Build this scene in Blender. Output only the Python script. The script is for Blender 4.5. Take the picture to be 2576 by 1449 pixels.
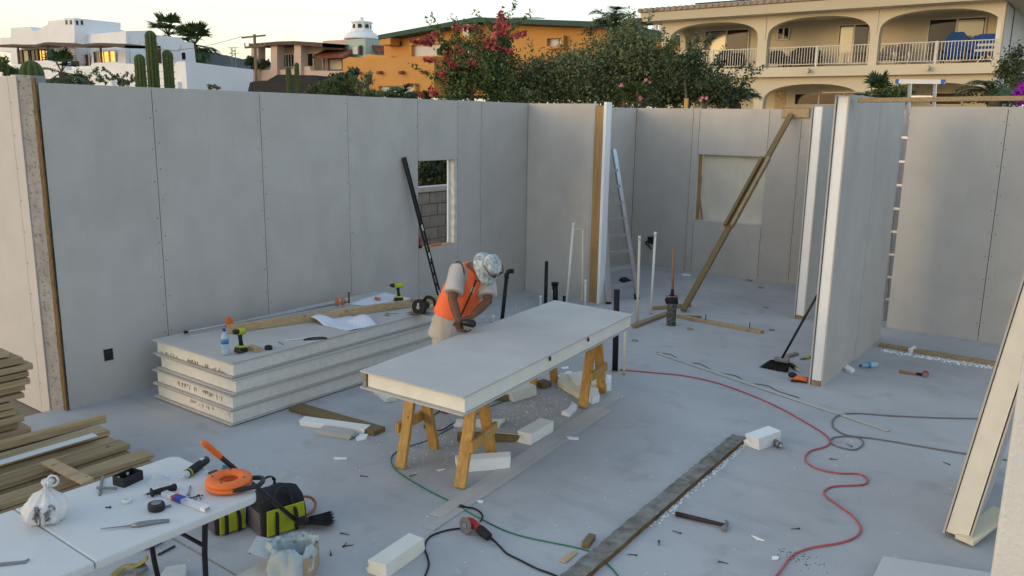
import bpy, bmesh, math, random
from mathutils import Vector, Matrix
for o in list(bpy.data.objects): bpy.data.objects.remove(o)
S = bpy.context.scene
COL = S.collection
R = math.radians
# ---------------------------------------------------------------- camera
CW, CH, CF = 2576.0, 1449.0, 2061.58
YAW, PITCH, ROLL, CAMH = 0.640274, 0.202621, 0.0163011, 2.6824
FW = Vector((-math.sin(YAW)*math.cos(PITCH), math.cos(YAW)*math.cos(PITCH), -math.sin(PITCH)))
_r = Vector((math.cos(YAW), math.sin(YAW), 0)); _u = _r.cross(FW)
RT = _r*math.cos(ROLL) + _u*math.sin(ROLL)
UP = -_r*math.sin(ROLL) + _u*math.cos(ROLL)
CAM = Vector((0, 0, CAMH))
cam = bpy.data.cameras.new('camera'); camo = bpy.data.objects.new('camera', cam); COL.objects.link(camo)
cam.sensor_width = 36; cam.lens = 36*CF/CW; cam.clip_start = 0.05; cam.clip_end = 4000
M = Matrix((RT, UP, -FW)).transposed().to_4x4(); M.translation = CAM
camo.matrix_world = M
S.camera = camo
# ---------------------------------------------------------------- sky, sun, exposure
SUN = Vector((-0.50, -0.86, 0.11)).normalized()          # towards the set sun, left of and behind the camera
w = bpy.data.worlds.new('World'); S.world = w; w.use_nodes = True
nt = w.node_tree; nt.nodes.clear()
def wn(t, **k):
    n = nt.nodes.new(t)
    for a, b in k.items(): setattr(n, a, b)
    return n
sky = wn('ShaderNodeTexSky', sky_type='NISHITA', sun_disc=False)
sky.sun_elevation = math.asin(SUN.z); sky.sun_rotation = math.atan2(SUN.x, SUN.y)
sky.air_density = 1.0; sky.dust_density = 2.5; sky.ozone_density = 2.0
tc = wn('ShaderNodeTexCoord'); sep = wn('ShaderNodeSeparateXYZ')
nt.links.new(tc.outputs['Generated'], sep.inputs[0])
# thin high cloud: streaks stretched along the horizon, the same all round
mp = wn('ShaderNodeMapping'); mp.inputs['Scale'].default_value = (1.1, 1.1, 16)
nz = wn('ShaderNodeTexNoise'); nz.inputs['Scale'].default_value = 1.6; nz.inputs['Detail'].default_value = 6; nz.inputs['Roughness'].default_value = .55
nt.links.new(tc.outputs['Generated'], mp.inputs[0]); nt.links.new(mp.outputs[0], nz.inputs['Vector'])
el = wn('ShaderNodeValToRGB')                              # colour of the veil by height above the horizon
e = el.color_ramp.elements
e[0].position = 0.0; e[0].color = (.95, .84, .62, 1)
e[1].position = 1.0; e[1].color = (.30, .40, .53, 1)
for pos, c in ((.05, (.97, .87, .66, 1)), (.10, (.98, .93, .80, 1)), (.2, (.97, .97, .94, 1)), (.42, (.52, .63, .77, 1))):
    k = e.new(pos); k.color = c
nt.links.new(sep.outputs['Z'], el.inputs[0])
cr = wn('ShaderNodeValToRGB'); cr.color_ramp.elements[0].position = .42; cr.color_ramp.elements[1].position = .66
cr.color_ramp.elements[0].color = (0, 0, 0, 1); cr.color_ramp.elements[1].color = (1, 1, 1, 1)
nt.links.new(nz.outputs[0], cr.inputs[0])
mc = wn('ShaderNodeMix', data_type='RGBA'); mc.blend_type = 'MULTIPLY'
nt.links.new(cr.outputs[0], mc.inputs['Factor']); nt.links.new(el.outputs[0], mc.inputs['A']); mc.inputs['B'].default_value = (.86, .85, .86, 1)
b1 = wn('ShaderNodeBackground'); b1.inputs[1].default_value = 0.085
b2 = wn('ShaderNodeBackground'); b2.inputs[1].default_value = 0.44
# the veil is warm towards the set sun and cooler on the side away from it
dt = wn('ShaderNodeVectorMath', operation='DOT_PRODUCT'); dt.inputs[1].default_value = (SUN.x, SUN.y, 0); nt.links.new(tc.outputs['Generated'], dt.inputs[0])
az = wn('ShaderNodeMapRange'); az.inputs['From Min'].default_value = -1; az.inputs['From Max'].default_value = 1; nt.links.new(dt.outputs['Value'], az.inputs[0])
azr = wn('ShaderNodeValToRGB'); azr.color_ramp.elements[0].color = (.88, .95, 1.0, 1); azr.color_ramp.elements[1].color = (1.0, .90, .78, 1); k = azr.color_ramp.elements.new(.42); k.color = (.98, 1.0, .98, 1); nt.links.new(az.outputs[0], azr.inputs[0])
ma = wn('ShaderNodeMix', data_type='RGBA'); ma.blend_type = 'MULTIPLY'; ma.inputs['Factor'].default_value = 1; nt.links.new(mc.outputs['Result'], ma.inputs['A']); nt.links.new(azr.outputs[0], ma.inputs['B'])
nt.links.new(sky.outputs[0], b1.inputs[0]); nt.links.new(ma.outputs['Result'], b2.inputs[0])
ad = wn('ShaderNodeAddShader'); wo = wn('ShaderNodeOutputWorld')
nt.links.new(b1.outputs[0], ad.inputs[0]); nt.links.new(b2.outputs[0], ad.inputs[1]); nt.links.new(ad.outputs[0], wo.inputs[0])
sl = bpy.data.lights.new('sun', 'SUN'); so = bpy.data.objects.new('sun', sl); COL.objects.link(so)
sl.energy = 0.16; sl.angle = R(40); sl.color = (1.0, .84, .70)
so.rotation_euler = SUN.to_track_quat('Z', 'Y').to_euler()
S.view_settings.view_transform = 'Standard'; S.view_settings.look = 'None'
S.view_settings.exposure = 1.10; S.view_settings.gamma = 1.0; S.view_settings.use_curve_mapping = False
S.render.engine = 'CYCLES'
S.cycles.max_bounces = 6; S.cycles.diffuse_bounces = 3; S.cycles.transparent_max_bounces = 8
# ---------------------------------------------------------------- helpers: pixels of a 2576 x 1449 view to points
def ray(px, py): return FW + RT*((px-CW/2)/CF) - UP*((py-CH/2)/CF)
def _pl(px, py, ax, v):
    d = ray(px, py); return CAM + d*((v-CAM[ax])/d[ax])
def g(px, py, z=0.0): return _pl(px, py, 2, z)            # on a level plane
def ox(px, py, x): return _pl(px, py, 0, x)               # on a plane x = const
def oy(px, py, y): return _pl(px, py, 1, y)               # on a plane y = const
def od(px, py, d):                                        # at a distance
    r_ = ray(px, py); return CAM + r_.normalized()*d
V = Vector
rnd = random.Random(7)
# ---------------------------------------------------------------- materials
MATS = {}
def mat(name, col, rough=.8, var=.08, scale=6.0, bump=0.0, bscale=40.0, metal=0.0, spec=.3, col2=None, stretch=None, objvar=0.0, island=0.0, trans=0.0, alpha=1.0, coord='Object', detail=5, emit=None):
    m = bpy.data.materials.new(name); m.use_nodes = True; t = m.node_tree; N = t.nodes; L = t.links
    b = N['Principled BSDF']
    b.inputs['Roughness'].default_value = rough; b.inputs['Metallic'].default_value = metal; b.inputs['Specular IOR Level'].default_value = spec
    c1 = tuple(max(0, x*(1-var)) for x in col); c2 = col2 or tuple(x*(1+var) for x in col)
    tcn = N.new('ShaderNodeTexCoord'); mpn = N.new('ShaderNodeMapping')
    if stretch: mpn.inputs['Scale'].default_value = stretch
    L.new(tcn.outputs[coord], mpn.inputs[0])
    if objvar or coord == 'Object':
        oi = N.new('ShaderNodeObjectInfo')
        sc = N.new('ShaderNodeVectorMath'); sc.operation = 'SCALE'; sc.inputs['Scale'].default_value = 17.0
        cx_ = N.new('ShaderNodeCombineXYZ'); L.new(oi.outputs['Random'], cx_.inputs[0]); L.new(oi.outputs['Random'], cx_.inputs[1])
        L.new(cx_.outputs[0], sc.inputs[0]); L.new(sc.outputs[0], mpn.inputs['Location'])
    n1 = N.new('ShaderNodeTexNoise'); n1.inputs['Scale'].default_value = scale; n1.inputs['Detail'].default_value = detail
    L.new(mpn.outputs[0], n1.inputs['Vector'])
    rp = N.new('ShaderNodeValToRGB'); rp.color_ramp.elements[0].position = .3; rp.color_ramp.elements[1].position = .7
    rp.color_ramp.elements[0].color = (*c1, 1); rp.color_ramp.elements[1].color = (*c2, 1)
    L.new(n1.outputs[0], rp.inputs[0]); out = rp.outputs[0]
    def hv(src, amt, prev):
        h = N.new('ShaderNodeHueSaturation'); ma = N.new('ShaderNodeMapRange')
        ma.inputs['To Min'].default_value = 1-amt; ma.inputs['To Max'].default_value = 1+amt
        L.new(src, ma.inputs[0]); L.new(ma.outputs[0], h.inputs['Value']); L.new(prev, h.inputs['Color']); return h.outputs[0]
    if objvar: out = hv(oi.outputs['Random'], objvar, out)
    if island:
        ge = N.new('ShaderNodeNewGeometry'); out = hv(ge.outputs['Random Per Island'], island, out)
    L.new(out, b.inputs['Base Color'])
    if bump:
        n2 = N.new('ShaderNodeTexNoise'); n2.inputs['Scale'].default_value = bscale; n2.inputs['Detail'].default_value = 4
        L.new(mpn.outputs[0], n2.inputs['Vector']); bp = N.new('ShaderNodeBump'); bp.inputs['Strength'].default_value = bump; bp.inputs['Distance'].default_value = .01
        L.new(n2.outputs[0], bp.inputs['Height']); L.new(bp.outputs[0], b.inputs['Normal'])
    if trans: b.inputs['Transmission Weight'].default_value = trans; b.inputs['IOR'].default_value = 1.3
    if alpha < 1: b.inputs['Alpha'].default_value = alpha
    if emit: b.inputs['Emission Color'].default_value = (*emit[0], 1); b.inputs['Emission Strength'].default_value = emit[1]
    MATS[name] = m; return m
def nodes(name): m = MATS[name]; return m.node_tree, m.node_tree.nodes, m.node_tree.links, m.node_tree.nodes['Principled BSDF']
# ---------------------------------------------------------------- mesh builder
class MB:
    def __init__(s): s.v = []; s.f = []; s.sm = []
    def add(s, vs, fs, smooth=False):
        o = len(s.v); s.v += [tuple(p) for p in vs]
        for f in fs: s.f.append(tuple(i+o for i in f)); s.sm.append(smooth)
        return s
    def box(s, a, b):
        x0, x1 = sorted((a[0], b[0])); y0, y1 = sorted((a[1], b[1])); z0, z1 = sorted((a[2], b[2]))
        return s.add([(x0,y0,z0),(x1,y0,z0),(x1,y1,z0),(x0,y1,z0),(x0,y0,z1),(x1,y0,z1),(x1,y1,z1),(x0,y1,z1)],
              [(3,2,1,0),(4,5,6,7),(0,1,5,4),(1,2,6,5),(2,3,7,6),(3,0,4,7)])
    def hexa(s, p):   # eight points, bottom ring then top ring
        return s.add(p, [(3,2,1,0),(4,5,6,7),(0,1,5,4),(1,2,6,5),(2,3,7,6),(3,0,4,7)])
    def bar(s, p0, p1, wd, th, up=(0,0,1)):   # a plank from p0 to p1, wd across, th along up
        p0, p1 = V(p0), V(p1); d = (p1-p0).normalized(); up = V(up); sd = d.cross(up).normalized(); un = sd.cross(d).normalized()
        a, b = sd*wd/2, un*th/2
        return s.hexa([p0-a-b, p0+a-b, p1+a-b, p1-a-b, p0-a+b, p0+a+b, p1+a+b, p1-a+b])
    def prism(s, poly, vec):
        n = len(poly); vec = V(vec); vs = [V(p) for p in poly] + [V(p)+vec for p in poly]
        fs = [tuple(range(n)), tuple(range(2*n-1, n-1, -1))] + [((i+1) % n, i, i+n, (i+1) % n+n) for i in range(n)]
        return s.add(vs, fs)
    def ring(s, p, d, r, n, ax=None, r2=None):
        d = V(d).normalized(); a = V(ax) if ax else (V((0,0,1)) if abs(d.z) < .9 else V((1,0,0)))
        x = a.cross(d).normalized(); y = d.cross(x); r2 = r2 or r
        return [V(p)+x*r*math.cos(2*math.pi*i/n)+y*r2*math.sin(2*math.pi*i/n) for i in range(n)]
    def loft(s, rings, smooth=True, cap=True):
        n = len(rings[0]); vs = [p for r_ in rings for p in r_]; fs = []
        for k in range(len(rings)-1):
            for i in range(n): fs.append((k*n+i, k*n+(i+1) % n, (k+1)*n+(i+1) % n, (k+1)*n+i))
        s.add(vs, fs, smooth)
        if cap:
            o = len(s.v)-len(vs); L_ = len(rings)-1
            s.f.append(tuple(o+i for i in range(n-1, -1, -1))); s.sm.append(False)
            s.f.append(tuple(o+L_*n+i for i in range(n))); s.sm.append(False)
        return s
    def cyl(s, p0, p1, r0, r1=None, n=12):
        d = V(p1)-V(p0); r1 = r0 if r1 is None else r1
        return s.loft([s.ring(p0, d, r0, n), s.ring(p1, d, r1, n)])
    def tube(s, pts, r, n=8, rs=None, flat=None):
        pts = [V(p) for p in pts]; rings = []
        for i, p in enumerate(pts):
            d = pts[min(i+1, len(pts)-1)]-pts[max(i-1, 0)]
            rr = rs[i] if rs else r
            rings.append(s.ring(p, d, rr, n, r2=rr*flat if flat else None))
        return s.loft(rings)
    def lathe(s, prof, o, axis=(0,0,1), n=16, smooth=True):  # prof: (radius, height) list
        o = V(o); ax = V(axis).normalized(); rings = [s.ring(o+ax*h, ax, max(r_, 1e-4), n) for r_, h in prof]
        return s.loft(rings, smooth)
    def ball(s, c, r, n=10, sq=(1,1,1)):
        rings = []
        for k in range(1, n):
            t = math.pi*k/n; rings.append([V(c)+V((r*sq[0]*math.sin(t)*math.cos(2*math.pi*i/(2*n)), r*sq[1]*math.sin(t)*math.sin(2*math.pi*i/(2*n)), -r*sq[2]*math.cos(t))) for i in range(2*n)])
        return s.loft(rings)
    def torus(s, c, nrm, R0, r, n=32, m=10, squash=1):
        ring = s.ring(c, nrm, R0, n); nrm = V(nrm).normalized(); rings = []
        for p in ring:
            rad = (p-V(c)).normalized()
            rings.append([p+rad*r*math.cos(2*math.pi*j/m)+nrm*r*squash*math.sin(2*math.pi*j/m) for j in range(m)])
        rings.append(rings[0]); return s.loft(rings, cap=False)
    def disc(s, c, nrm, r, n=6):
        return s.add(s.ring(c, nrm, r, n), [tuple(range(n))])
    def jitter(s, amt, seed=1):
        r_ = random.Random(seed); s.v = [tuple(c+r_.uniform(-amt, amt) for c in p) for p in s.v]; return s
    def build(s, name, m, parent=None, bevel=0.0, seg=2, kind=None, weld=False, label=None):
        me = bpy.data.meshes.new(name); me.from_pydata(s.v, [], s.f)
        me.polygons.foreach_set('use_smooth', s.sm)
        bm_ = bmesh.new(); bm_.from_mesh(me)
        if len(s.f) < 20000: bmesh.ops.recalc_face_normals(bm_, faces=bm_.faces)
        bm_.to_mesh(me); bm_.free()
        me.materials.append(MATS[m] if isinstance(m, str) else m); me.update()
        o = bpy.data.objects.new(name, me); COL.objects.link(o)
        if parent is not None: o.parent = parent
        if bevel:
            b = o.modifiers.new('bevel', 'BEVEL'); b.width = bevel; b.segments = seg; b.limit_method = 'ANGLE'; b.angle_limit = R(40)
        if kind: o['kind'] = kind
        if label: o['label'] = label
        return o
def thing(name, label, cat, group=None, loc=None):
    o = bpy.data.objects.new(name, None); COL.objects.link(o); o.empty_display_size = .1
    o['label'] = label; o['category'] = cat
    if group: o['group'] = group
    return o
def tag(o, label, cat, group=None):
    o['label'] = label; o['category'] = cat
    if group: o['group'] = group
    return o
def struct(o): o['kind'] = 'structure'; return o
def spline(pts, n=8):   # Catmull-Rom through points
    P = [V(p) for p in pts]; P = [P[0]*2-P[1]]+P+[P[-1]*2-P[-2]]; out = []
    for i in range(1, len(P)-2):
        a, b, c, d = P[i-1:i+3]
        for k in range(n):
            t = k/n; out.append(.5*((2*b)+(c-a)*t+(2*a-5*b+4*c-d)*t*t+(3*b-a-3*c+d)*t**3))
    out.append(P[-2]); return out
# ================================================================ materials
mat('board', (.50, .475, .44), .75, .05, 3.0, .12, 120, objvar=.06)           # magnesium oxide wall board
mat('board_edge', (.62, .60, .57), .8, .06, 20)
mat('foam', (.80, .80, .76), .7, .03, 9, .10, 90, objvar=.03)
mat('foam_bright', (.86, .88, .88), .6, .02, 9, .06, 90)
mat('foam_cream', (.78, .755, .67), .75, .04, 7, .10, 80, objvar=.03)
mat('foam_yellow', (.74, .69, .52), .75, .05, 7, .12, 80)
mat('floor', (.455, .455, .455), .72, .07, .9, .10, 60)
mat('wood_treated', (.37, .27, .155), .75, .22, 9, .15, 30, stretch=(6, .35, 6), objvar=.22)
mat('wood_pine', (.46, .33, .19), .7, .18, 9, .12, 30, stretch=(6, .35, 6), objvar=.1)
mat('wood_stud', (.36, .23, .10), .65, .2, 8, .12, 30, stretch=(7, 7, .4), objvar=.08)
mat('wood_horse', (.50, .29, .085), .6, .2, 8, .1, 30, stretch=(7, 7, .5), objvar=.08)
mat('seam_shade', (.035, .03, .028), .9, .2, 20)  # near-black tone standing in for the shade inside wall seams
mat('screw', (.045, .04, .04), .55, .1, 30, metal=.5)
mat('ground', (.25, .21, .16), .95, .2, .3, .2, 3, coord='Generated')
def grime(name, layers):
    """extra stains with a shape of their own: (scale, stretch, low, high, colour, amount)"""
    t_, N_, L_, b_ = nodes(name)
    for (sc_, st_, lo, hi, col_, amt, det) in layers:
        tc_ = N_.new('ShaderNodeTexCoord'); mp_ = N_.new('ShaderNodeMapping'); mp_.inputs['Scale'].default_value = st_; mp_.inputs['Location'].default_value = (sc_*3.1, sc_*1.7, sc_*.9); nz_ = N_.new('ShaderNodeTexNoise'); nz_.inputs['Scale'].default_value = sc_; nz_.inputs['Detail'].default_value = det; nz_.inputs['Roughness'].default_value = .62
        L_.new(tc_.outputs['Object'], mp_.inputs[0]); L_.new(mp_.outputs[0], nz_.inputs['Vector'])
        mr = N_.new('ShaderNodeMapRange'); mr.inputs['From Min'].default_value = lo; mr.inputs['From Max'].default_value = hi; mr.inputs['To Max'].default_value = amt; L_.new(nz_.outputs[0], mr.inputs[0])
        mx_ = N_.new('ShaderNodeMix'); mx_.data_type = 'RGBA'; old_ = b_.inputs['Base Color'].links[0].from_socket; L_.new(mr.outputs[0], mx_.inputs['Factor']); L_.new(old_, mx_.inputs['A']); mx_.inputs['B'].default_value = (*col_, 1); L_.new(mx_.outputs['Result'], b_.inputs['Base Color'])
grime('board', [(.9, (1, 1, .5), .48, .72, (.39, .37, .345), .6, 5), (.7, (1, 1, .35), .52, .75, (.56, .54, .51), .5, 4), (7, (1, 1, .2), .62, .78, (.34, .33, .31), .35, 6)])
grime('wood_treated', [(2.2, (7, .5, 7), .52, .72, (.20, .13, .065), .6, 6), (5, (2, 1.2, 2), .66, .72, (.12, .065, .03), .8, 3)])
grime('wood_pine', [(2.2, (7, .5, 7), .52, .72, (.29, .18, .09), .6, 6), (5, (2, 1.2, 2), .66, .72, (.15, .07, .03), .8, 3)])
grime('wood_horse', [(2.2, (7, 7, .6), .52, .72, (.34, .16, .04), .6, 6), (6, (1.5, 1.5, 1.2), .67, .72, (.16, .06, .02), .8, 3)])
grime('wood_stud', [(2.2, (7, 7, .4), .52, .72, (.22, .12, .045), .6, 6), (4, (2, 2, 1.3), .66, .71, (.09, .04, .02), .85, 3)])
grime('floor', [(.45, (1, 1, 1), .45, .68, (.32, .325, .33), .62, 6), (.8, (1, 1.6, 1), .50, .72, (.52, .52, .51), .6, 7), (2.6, (1, 1, 1), .56, .74, (.28, .27, .26), .6, 8), (9, (1, 1, 1), .64, .74, (.58, .58, .57), .6, 6), (1.3, (.4, 2.4, 1), .60, .74, (.30, .29, .285), .45, 7)])
# ================================================================ ground and slab
struct(MB().add([(-900,-300,-.16),(900,-300,-.16),(900,900,-.16),(-900,900,-.16)], [(0,1,2,3)]).build('ground', 'ground'))
HW, XA, YB, YD, YF = 2.928, -7.518, 10.431, 13.890, 11.7275
struct(MB().box((-7.66, -2.2, -.15), (3.4, 14.05, 0)).build('floor', 'floor', bevel=.01))
# ================================================================ walls of faced foam panels
def panel_wall(label, orient, plane, side, a0, a1, seams, z0=0.0, z1=HW, t=.125, opening=None, endcap=None, screws=True, foam='foam', sk=.011, seed=1, gap=.002):
    """visible face at plane; the wall's body lies behind it (side = direction of the body)"""
    rr = random.Random(seed)
    T = (lambda a, d, z: (plane+side*d, a, z)) if orient == 'x' else (lambda a, d, z: (a, plane+side*d, z))
    root = thing('panel_wall', label, 'wall'); root['kind'] = 'thing'
    cuts = [a0]+sorted(seams)+[a1]
    def bx(mb, a, b, d0, d1, za, zb): mb.box(T(a, d0, za), T(b, d1, zb))
    for dd in ((0, sk), (t-sk, t)):
        for i in range(len(cuts)-1):
            a, b = cuts[i]+.0035, cuts[i+1]-.0035; dz = rr.uniform(-.004, .004); off = rr.uniform(-.0012, .0012)
            pcs = [(z0, z1+dz)]
            if opening and a < opening[1]-.02 and b > opening[0]+.02: pcs = [(z0, opening[2]), (opening[3], z1+dz)]
            for za, zb in pcs:
                mb = MB(); bx(mb, a, b, dd[0]+off, dd[1]+off, za, zb); mb.build('panel', 'board', root)
    c = MB(); d0, d1 = sk+gap, t-sk-gap; e0, e1 = a0+.03, a1-.02
    if opening:
        bx(c, e0, opening[0]-.004, d0, d1, z0+.05, z1-.02); bx(c, opening[1]+.004, e1, d0, d1, z0+.05, z1-.02)
        bx(c, opening[0]-.004, opening[1]+.004, d0, d1, z0+.05, opening[2]-.004); bx(c, opening[0]-.004, opening[1]+.004, d0, d1, opening[3]+.004, z1-.02)
    else: bx(c, e0, e1, d0, d1, z0+.05, z1-.02)
    c.build('foam_core', foam, root)
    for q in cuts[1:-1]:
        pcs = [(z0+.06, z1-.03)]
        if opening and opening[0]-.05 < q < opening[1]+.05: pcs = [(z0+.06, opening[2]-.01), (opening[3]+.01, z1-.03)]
        for za, zb in pcs: sp_ = MB(); bx(sp_, q-.03, q+.03, sk+.0012, sk+gap-.0004 if gap > .003 else sk+.0018, za, zb); sp_.build('seam_shade_strip', 'seam_shade', root)  # thin dark strip added behind each seam to paint the gap's shade
    p = MB(); bx(p, a0+.012, a1-.012, d0, d1, z0+.001, z0+.043); p.build('bottom_plate', 'wood_treated', root)
    if screws:
        s = MB(); nrm = V(T(0, -1, 0))-V(T(0, 0, 0))
        for q in cuts[1:-1]:
            for sg in (-1, 1):
                z = z0+.12+rr.uniform(0, .15)
                while z < z1-.05:
                    if not (opening and opening[0]-.03 < q+sg*.03 < opening[1]+.03 and opening[2] < z < opening[3]):
                        s.disc(T(q+sg*(.028+rr.uniform(0, .012)), -.003, z), nrm, .0062, 6)
                    z += rr.uniform(.22, .36)
        s.build('screws', 'screw', root, kind='stuff')
    return root
win = (ox(1053, 520, XA).y, ox(1151, 520, XA).y, ox(1054, 628, XA).z, ox(1054, 405, XA).z)
sm = [ox(400, 500, XA).y, ox(664, 500, XA).y, ox(873, 244, XA).y]
wallA = panel_wall('long grey board wall on the left with a window hole and a level against it', 'x', XA, -1, 3.31, YB-.002, sm+[win[0]-.004, win[1]+.004, ox(1209, 500, XA).y], opening=win, seed=3)
wallA2 = panel_wall('narrow bluish board wall in the far corner behind the tall step ladder', 'x', XA, -1, YB+.002, YD-.002, [12.3], seed=4)
xb1 = oy(1487, 500, YB).x
wallB = panel_wall('short beige board wall meeting the long left wall, ending in a wooden stud', 'y', YB, 1, XA+.004, xb1, [], seed=5)
xk0 = g(1996, 801).x; yk0 = g(1996, 801).y
xe0, ye0 = -2.28, 8.50
xd1 = xk0
wd = (oy(1750, 480, YD).x, oy(1921, 480, YD).x, oy(1742, 552, YD).z, oy(1757, 388, YD).z)
wallD = panel_wall('back board wall with a boarded-up window opening, crossed by a slanting timber brace', 'y', YD, 1, XA+.004, xd1+2.2, [oy(1732, 500, YD).x, wd[0]-.003, wd[1]+.003, oy(2000, 500, YD).x], opening=wd, seed=6)
wallK = panel_wall('narrow partition wall with a pale foam end, left of the taller partition', 'x', xk0+.15, -1, yk0, YD-.004, [], t=.15, foam='foam_bright', gap=.010, sk=.012, seed=7, z1=HW+.01)
wallE = panel_wall('partition wall with a bright white foam end and a broom leaning on it', 'x', -2.28, -1, 8.50, 10.93, [9.75], t=.14, foam='foam_bright', gap=.010, sk=.012, seed=8, z1=HW+.05)
xf0 = oy(2265, 500, YF).x
wallF = panel_wall('board wall at the far right with a ladder standing behind it', 'y', YF, 1, xf0, 3.0, [oy(2507, 500, YF).x, .9], seed=9)
# ---- the near end of the left wall: rough foam, a browned strip, and the wall that turns off to the left
mat('foam_grey', (.29, .29, .295), .9, .16, 5, .5, 30)
mat('brown_strip', (.17, .105, .04), .85, .45, 10, .4, 40, stretch=(8, 8, 1.6))
mat('board_pale', (.56, .54, .52), .75, .04, 3, .1, 100)
t_, N_, L_, b_ = nodes('foam_grey')           # smeared black mastic print on the rough foam
tcx = N_.new('ShaderNodeTexCoord'); mpx = N_.new('ShaderNodeMapping'); mpx.inputs['Scale'].default_value = (16, 1, 34); nzx = N_.new('ShaderNodeTexNoise'); nzx.inputs['Scale'].default_value = 1.1; nzx.inputs['Detail'].default_value = 5
L_.new(tcx.outputs['Object'], mpx.inputs[0]); L_.new(mpx.outputs[0], nzx.inputs['Vector'])
rpx = N_.new('ShaderNodeValToRGB'); rpx.color_ramp.elements[0].position = .54; rpx.color_ramp.elements[1].position = .74
L_.new(nzx.outputs[0], rpx.inputs[0]); mxx = N_.new('ShaderNodeMix'); mxx.data_type = 'RGBA'
old = b_.inputs['Base Color'].links[0].from_socket
L_.new(rpx.outputs[0], mxx.inputs['Factor']); L_.new(old, mxx.inputs['A']); mxx.inputs['B'].default_value = (.09, .09, .095, 1); L_.new(mxx.outputs['Result'], b_.inputs['Base Color'])
ye = 3.285
def rough_strip(x0, x1, y, z0, z1, dep, name, m, par, amp=.006, seed=1):
    rr = random.Random(seed); mb = MB(); n = 26; vs = []; fs = []
    for k in range(n+1):
        z = z0+(z1-z0)*k/n
        a, b = x0+rr.uniform(-amp, amp), x1+rr.uniform(-amp, amp)
        vs += [(a, y+rr.uniform(-amp, amp)*.5, z), (b, y+rr.uniform(-amp, amp)*.5, z), (b, y+dep, z), (a, y+dep, z)]
        if k:
            o = (k-1)*4
            fs += [(o+j, o+(j+1) % 4, o+4+(j+1) % 4, o+4+j) for j in range(4)]
    fs += [(3, 2, 1, 0), (n*4, n*4+1, n*4+2, n*4+3)]
    return mb.add(vs, fs).build(name, m, par)
endw = thing('panel_wall', 'pale wall turning off at the far left with a rough grey foam end', 'wall'); endw['kind'] = 'thing'
rough_strip(-7.83, -7.572, ye, -.12, 2.985, .12, 'foam_end', 'foam_grey', endw, .006, 4)
rough_strip(-7.568, -7.507, ye-.004, -.12, 2.965, .012, 'browned_strip', 'brown_strip', endw, .004, 5)
MB().box((-7.862, ye-.012, -.12), (-7.834, ye+.11, 2.995)).build('board_edge', 'board_pale', endw)
xs = oy(55, 600, ye).x
MB().box((xs+.003, ye+.02, -.15), (-7.866, ye+.032, 2.99)).build('panel', 'board_pale', endw)
MB().box((-9.6, ye+.02, -.15), (xs-.003, ye+.032, 2.99)).build('panel', 'board_pale', endw)
MB().box((-9.6, ye+.034, -.15), (-7.87, ye+.14, 2.97)).build('foam_core', 'foam', endw)
s_ = MB()
for k in range(10): s_.disc((xs+.03, ye+.016, .15+k*.29), (0, -1, 0), .007)
s_.build('screws', 'screw', endw, kind='stuff')
# ---- stud and white strip closing the short wall, studs and bracing
T_ = thing('end_stud', 'knotty wooden stud and white edge strip closing the short beige wall', 'stud')
a, b, c = oy(1489, 500, YB-.03).x, oy(1511, 500, YB-.03).x, oy(1518, 500, YB-.03).x
MB().box((a+.003, YB-.035, .0), (b, YB+.11, 2.90)).build('stud', 'wood_stud', T_, bevel=.004)
MB().box((b+.003, YB-.04, .0), (c, YB+.11, 2.95)).build('edge_strip', 'foam_bright', T_)
MB().box((a-.014, YB-.03, .0), (a, YB-.002, 2.96)).build('board_edge', 'board_pale', T_)
def lumber(label, p0, p1, wd_, th, m='wood_treated', up=(0,0,1), name='timber_board', cat='board', group=None, bev=.004, sag=0.0):
    return tag(MB().bar(p0, p1, wd_, th, up).build(name, m, bevel=bev), label, cat, group)
mat('wood_post', (.20, .14, .065), .75, .2, 9, .15, 30, stretch=(6, 6, .5))
br = thing('timber_brace', 'slanting timber brace with a spliced sleeve, nailed to a cleat on the back wall', 'brace')
pb, pt = g(1718, 786, .0), oy(1990, 288, YD-.06)
mid0, mid1 = pb.lerp(pt, .40), pb.lerp(pt, .75)
MB().bar(pb+V((0,0,.03)), pt, .09, .045, (0, -.6, 1)).build('brace_timber', 'wood_post', br, bevel=.005)
o_ = V((.0, -.052, .03))
for i_, (dx, sd) in enumerate(((-.05, 0), (.055, .0))):
    MB().bar(mid0+V((dx, -.055, .02)), mid1+V((dx, -.055, .02)), .05, .075, (0, -.6, 1)).build('splice_timber', 'wood_treated' if i_ else 'wood_post', br, bevel=.005)
ca, cb = oy(1968, 276, YD-.02), oy(2037, 276, YD-.02)
MB().box((ca.x, YD-.05, 2.79), (cb.x, YD-.004, 2.93)).build('cleat', 'wood_treated', br, bevel=.004)
MB().box((ca.x+.03, YD-.06, 2.945), (cb.x+.06, YD+.09, 2.985)).build('top_block', 'wood_treated', br, bevel=.004)
# window backing of the far wall, block and jamb
w_ = thing('backing_board', 'stained beige board closing the window opening in the back wall', 'board')
MB().box((wd[0]+.05, YD+.13, wd[2]-.15), (wd[1]+.3, YD+.142, wd[3]+.15)).build('sheet', 'board_stain' if 'board_stain' in MATS else mat('board_stain', (.64, .60, .51), .8, .10, 2.2, .1, 80), w_)
MB().bar((wd[0]+.02, YD+.09, wd[2]), (wd[0]+.02, YD+.09, wd[3]), .05, .04, (0,1,0)).build('jamb', 'wood_stud', w_)
MB().bar((wd[0]+.11, YD+.11, wd[2]-.0), (wd[0]+.03, YD+.11, wd[2]+.42), .02, .03, (0,1,0)).build('wedge', 'wood_stud', w_)
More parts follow.
